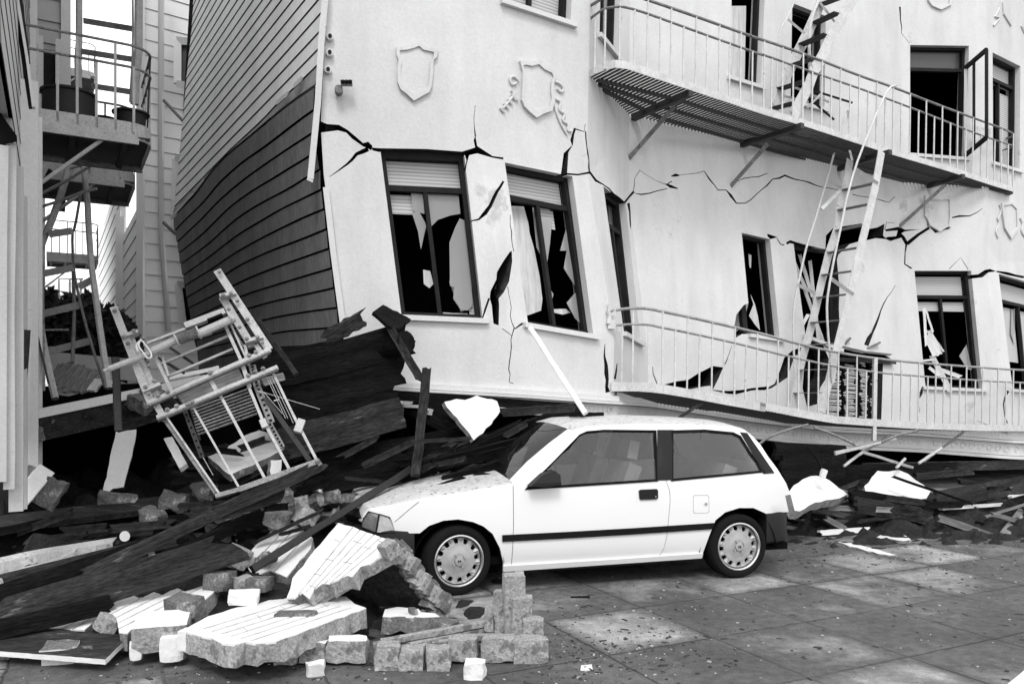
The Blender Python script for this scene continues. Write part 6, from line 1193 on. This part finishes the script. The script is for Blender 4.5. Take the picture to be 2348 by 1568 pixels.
for c in ((490, 530), (630, 478), (830, 380)):
    p = FP.hit(*f1(*c), .12); mb = MB(); mb.tube([p-x_*.006, p+x_*.006], .052, 16); mb.build('collar', 'steel_w', sf)
rs = Matrix.Rotation(0, 3, 'X'); rp_ = [(262, 520), (240, 560), (270, 600), (300, 645), (330, 640), (325, 600), (290, 560), (262, 520), (225, 560), (240, 600)]
mb = MB(); mb.tube([FP.hit(*p, .18) for p in smooth([f1(*c) for c in rp_], 2)], .006, 6); mb.build('rope_loop', 'rope', sf, sm=True)
fbar((355, 935), (415, 1040), 40, .03, 'steel_w', 'rail', .03); fbar((410, 1035), (740, 1510), 22, .03, 'steel_g', 'rail', .03); fbar((430, 1030), (765, 1515), 12, .05, 'steel_w', 'rail', .05)
for pts, w_ in (([(480, 890), (545, 985), (655, 1280)], 30), ([(975, 690), (1010, 830), (1100, 1060)], 44), ([(1085, 1060), (1170, 1215)], 34)):
    for a, b in zip(pts, pts[1:]):
        o = fbar(a, b, w_, .012, 'steel_g' if w_ != 30 else 'steel_d', 'slotted_track', .0)
        for k in range(7):
            c = lerp(Vector(a), Vector(b), (k+.5)/7); fbar((c.x-3, c.y-6), (c.x+3, c.y+6), w_*.4, .014, 'black', 'slot', .002)
for a, b, w_ in (((350, 630), (480, 900), 20), ((400, 640), (440, 760), 14), ((598, 960), (890, 1472), 13), ((700, 770), (755, 870), 26), ((765, 870), (1055, 1412), 17), ((800, 430), (905, 660), 20), ((840, 430), (935, 640), 12), ((905, 660), (960, 830), 26), ((950, 820), (1050, 1060), 18), ((1050, 1050), (1215, 1358), 18), ((1108, 735), (1240, 1010), 15), ((1240, 1010), (1392, 1302), 17), ((930, 560), (955, 690), 18), ((1000, 560), (1060, 640), 30)): fbar(a, b, w_, .022, 'steel_w', 'rod', .04)
fbar((1060, 900), (1345, 1302), 30, .04, 'steel_d', 'channel', .0)
for a, b in (((1060, 745), (1190, 1030)), ((1080, 760), (1205, 1030)), ((1100, 760), (1240, 1060)), ((1050, 860), (1170, 1000)), ((1005, 850), (1410, 970)), ((860, 470), (930, 580)), ((660, 1280), (725, 1395))): ftube([a, b], 4, 'steel_w', 'wire', .05, 5)
fbar((1115, 918), (1150, 908), 8, .01, 'steel_w', 'clip', .05); o = fbar((1265, 1120), (1295, 1040), 48, .05, 'steel_w', 'counterweight', .05); fbar((1040, 1040), (1060, 1090), 40, .05, 'steel_w', 'clamp', .05)
fbar((740, 1532), (900, 1487), 28, .05, 'steel_g', 'bottom_bar', .06); fbar((890, 1490), (1400, 1308), 36, .05, 'steel_g', 'bottom_bar', .06); fbar((1392, 1300), (1415, 1335), 26, .06, 'steel_g', 'bar_end', .07)
fbar((390, 682), (820, 502), 15, .02, 'steel_w', 'thin_rail', -.05); fbar((440, 758), (850, 585), 14, .02, 'steel_w', 'thin_rail', -.05)
for a, b in (((440, 570), (600, 680)), ((370, 640), (540, 740))): fbar(a, b, 14, .02, 'steel_d', 'diagonal_tie', -.1)
for p in ((150, 505), (215, 470), (92, 340), (178, 548), (765, 90), (790, 240), (840, 228), (880, 275), (825, 330), (945, 395), (895, 445), (940, 520), (1010, 510), (1040, 545), (290, 830), (345, 790), (310, 873), (370, 885), (432, 860), (705, 738), (955, 625), (1000, 603), (490, 950), (430, 975), (995, 730), (1045, 710), (590, 925), (310, 695), (950, 755), (560, 940)):
    c = FP.hit(*f1(*p), .105); mb = MB(); mb.tube([c, c+FP.n*.018], .010, 6); mb.tube([c, c+FP.n*.005], .017, 12); mb.build('bolt', 'steel_g', sf)
gr = thing('floor_grille', 'dark slatted grille lying behind the rods of the steel frame', 'grille', FP.hit(600, 1050))
for i in range(9):
    a, b = (585+i*5, 975+i*20), (960+i*6, 838+i*20); fbar(a, b, 9, .02, 'steel_g', 'slat', -.16, gr)
fbar((575, 950), (640, 1170), 12, .02, 'steel_d', 'slat_end', -.17, gr)
slat_c = beam('curled_sheet', FP.hit(*f1(480, 905), -.2), FP.hit(*f1(900, 735), -.2), .16, .05, 'wood_l', None, label='rolled grey sheet between the two crossbars of the frame', cat='sheet')
plank((*f1(95, 640), 5.95), (*f1(115, 1110), 5.85), 17, 'black upright strut left of the steel frame', 'steel_d', .05, 0, 'strut', 'strut'); plank((*f1(110, 1095), 6.3), (*f1(400, 1010), 6.3), 20, 'slotted dark bar low left of the steel frame', 'wood', .04, 0, 'bar', 'bar')
plank((*f1(1010, 395), 6.6), (*f1(1262, 750), 6.3), 12, 'dark round bar leaning right of the steel frame', 'wood', .035, 0, 'bar', 'bar'); plank((*f1(440, 770), 6.9), (*f1(760, 705), 7.2), 9, 'pale lath running behind the crossbars', 'wood_w', .02, 0); plank((*f1(1040, 800), 6.8), (*f1(1225, 745), 7.0), 18, 'grey board end right of the upper crossbar', 'wood_l', .03)
# ================================================================ heaps and litter
def heap(name, label, u0, u1, v0, v1, top, m, seed):
    nx, ny = 70, 34; mb = MB(); vs = []
    for j in range(ny):
        for i in range(nx):
            u = lerp(u0, u1, i/(nx-1)); v = lerp(v1, v0, j/(ny-1)); D = 1.55*F/(v-H); p = at(u, v, D); e = min(1, min(i, nx-1-i)/6)*min(1, j/5); z = top(u, D)*e
            z *= .65+.7*noise.noise(Vector((p.x*2.3, p.y*2.3, seed))); z += .10*e*noise.noise(Vector((p.x*7, p.y*7, seed+4)))+.05*e*abs(noise.noise(Vector((p.x*19, p.y*19, seed+9)))); p.z = max(-.02, z-.035+.07*noise.noise(Vector((p.x*3.1, p.y*3.1, seed+2)))); vs.append(p)
    mb.add(vs, [(j*nx+i, j*nx+i+1, (j+1)*nx+i+1, (j+1)*nx+i) for j in range(ny-1) for i in range(nx-1)]); return mb.build(name, m, None, False, label=label, kind='stuff')
M['heap'] = mat('near black rubble', .008, .95, .8, 6, .6, 1., 24, dark=.04, dth=.66, dscale=9)  # near black throughout, with slightly paler specks
heap('rubble_heap', 'near black fine rubble heaped under the timbers', -250, 1160, 1190, 1500, lambda u, D: min(.75, .14+max(0, D-4.9)*.30)*max(0, min(1, (870-u)/110 if D < 6.9 else 1)), 'heap', 1.3)
heap('rubble_heap', 'near black fine rubble under the right hand facade', 1760, 2700, 1165, 1262, lambda u, D: min(.34, .02+max(0, D-8.3)*.17), 'heap', 5.1)
rnd = random.Random(77)
for i in range(84):
    u = rnd.uniform(20, 1120); v = rnd.uniform(1010, 1235) if 420 < u < 800 else (rnd.uniform(1195, 1300) if u <= 420 else rnd.uniform(1000, 1110)); D = rnd.uniform(6.3, 7.4) if v < 1150 else rnd.uniform(5.8, 6.4); l = rnd.uniform(50, 150); s_ = rnd.uniform(-.55, .12)
    plank((u-l/2, v-s_*l/2, D), (u+l/2, v+s_*l/2, D+rnd.uniform(-.1, .4)), rnd.uniform(8, 22), 'charred stick tangled in the heap from the garage opening to the car', rnd.choice(('char', 'wood', 'wood')), .03, .05, group='charred sticks in the heap')
for i in range(64):
    u = rnd.uniform(1830, 2400); v = rnd.uniform(1120, 1235); D = rnd.uniform(8.6, 10.4); l = rnd.uniform(40, 190); s_ = rnd.uniform(-.4, .4)
    plank((u-l/2, v-s_*l/2, D), (u+l/2, v+s_*l/2, D+rnd.uniform(-.3, .5)), rnd.uniform(6, 16), 'broken stick tangled in the debris under the right hand facade', rnd.choice(('char', 'char', 'wood', 'wood', 'wood_l')), .03, .05, group='broken sticks under the facade')
for i in range(18):
    u = rnd.uniform(940, 1190); v = 1118-(u-900)*.33-rnd.uniform(0, 55); D = lerp(6.5, 7.25, (u-900)/300)+rnd.uniform(-.05, .2); l = rnd.uniform(40, 120); s_ = rnd.uniform(-.65, -.05)
    plank((u-l/2, v-s_*l/2, D), (u+l/2, v+s_*l/2, D+rnd.uniform(0, .3)), rnd.uniform(6, 18), 'black burnt stick heaped between bonnet and windscreen', rnd.choice(('char', 'char', 'wood')), .03, .06, group='burnt sticks on the bonnet')
for nm, m_, n, sc, sd_ in (('splinters', 'litter', 1900, .5, 5), ('plaster_crumbs', 'litter_w', 700, .42, 9)):
    r_ = random.Random(sd_); mb = MB()
    for i in range(n):
        k = r_.random()
        if k < .30: u = r_.gauss(1400, 170); v = r_.gauss(1490, 45)
        elif k < .55: u = r_.uniform(1780, 2500); v = 1235+abs(r_.gauss(0, 45))
        elif k < .7: u = r_.gauss(500, 300); v = r_.gauss(1535, 25)
        else: u = r_.uniform(1000, 2500); v = 1270+abs(r_.gauss(0, 150))
        if v < 1225 or v > 1640: continue
        p = at(u, v, 0); D = 1.55*F/(v-H); p = at(u, v, D); s = r_.choice((.006, .009, .012, .02, .03))*sc*r_.uniform(.6, 1.3); a = r_.uniform(0, 6.28); el = r_.choice((1, 1.5, 3 if nm == 'splinters' else 1.4)); ct, st_ = math.cos(a), math.sin(a); h_ = s*.5
        b4 = [(-s*el*.6, -s*.4), (s*el*.5, -s*.5), (s*el*.6, s*.3), (-s*el*.4, s*.5)]
        vs = [p+Vector((x*ct-y*st_, x*st_+y*ct, .0)) for x, y in b4]+[p+Vector(((x*ct-y*st_)*.8, (x*st_+y*ct)*.8, h_*r_.uniform(.5, 1))) for x, y in b4]
        mb.add(vs, [(4, 5, 6, 7), (0, 1, 5, 4), (1, 2, 6, 5), (2, 3, 7, 6), (3, 0, 4, 7)])
    mb.build(nm, m_, None, label='scattered '+('dark wood splinters' if nm == 'splinters' else 'pale plaster crumbs')+' over the pavement', kind='stuff')
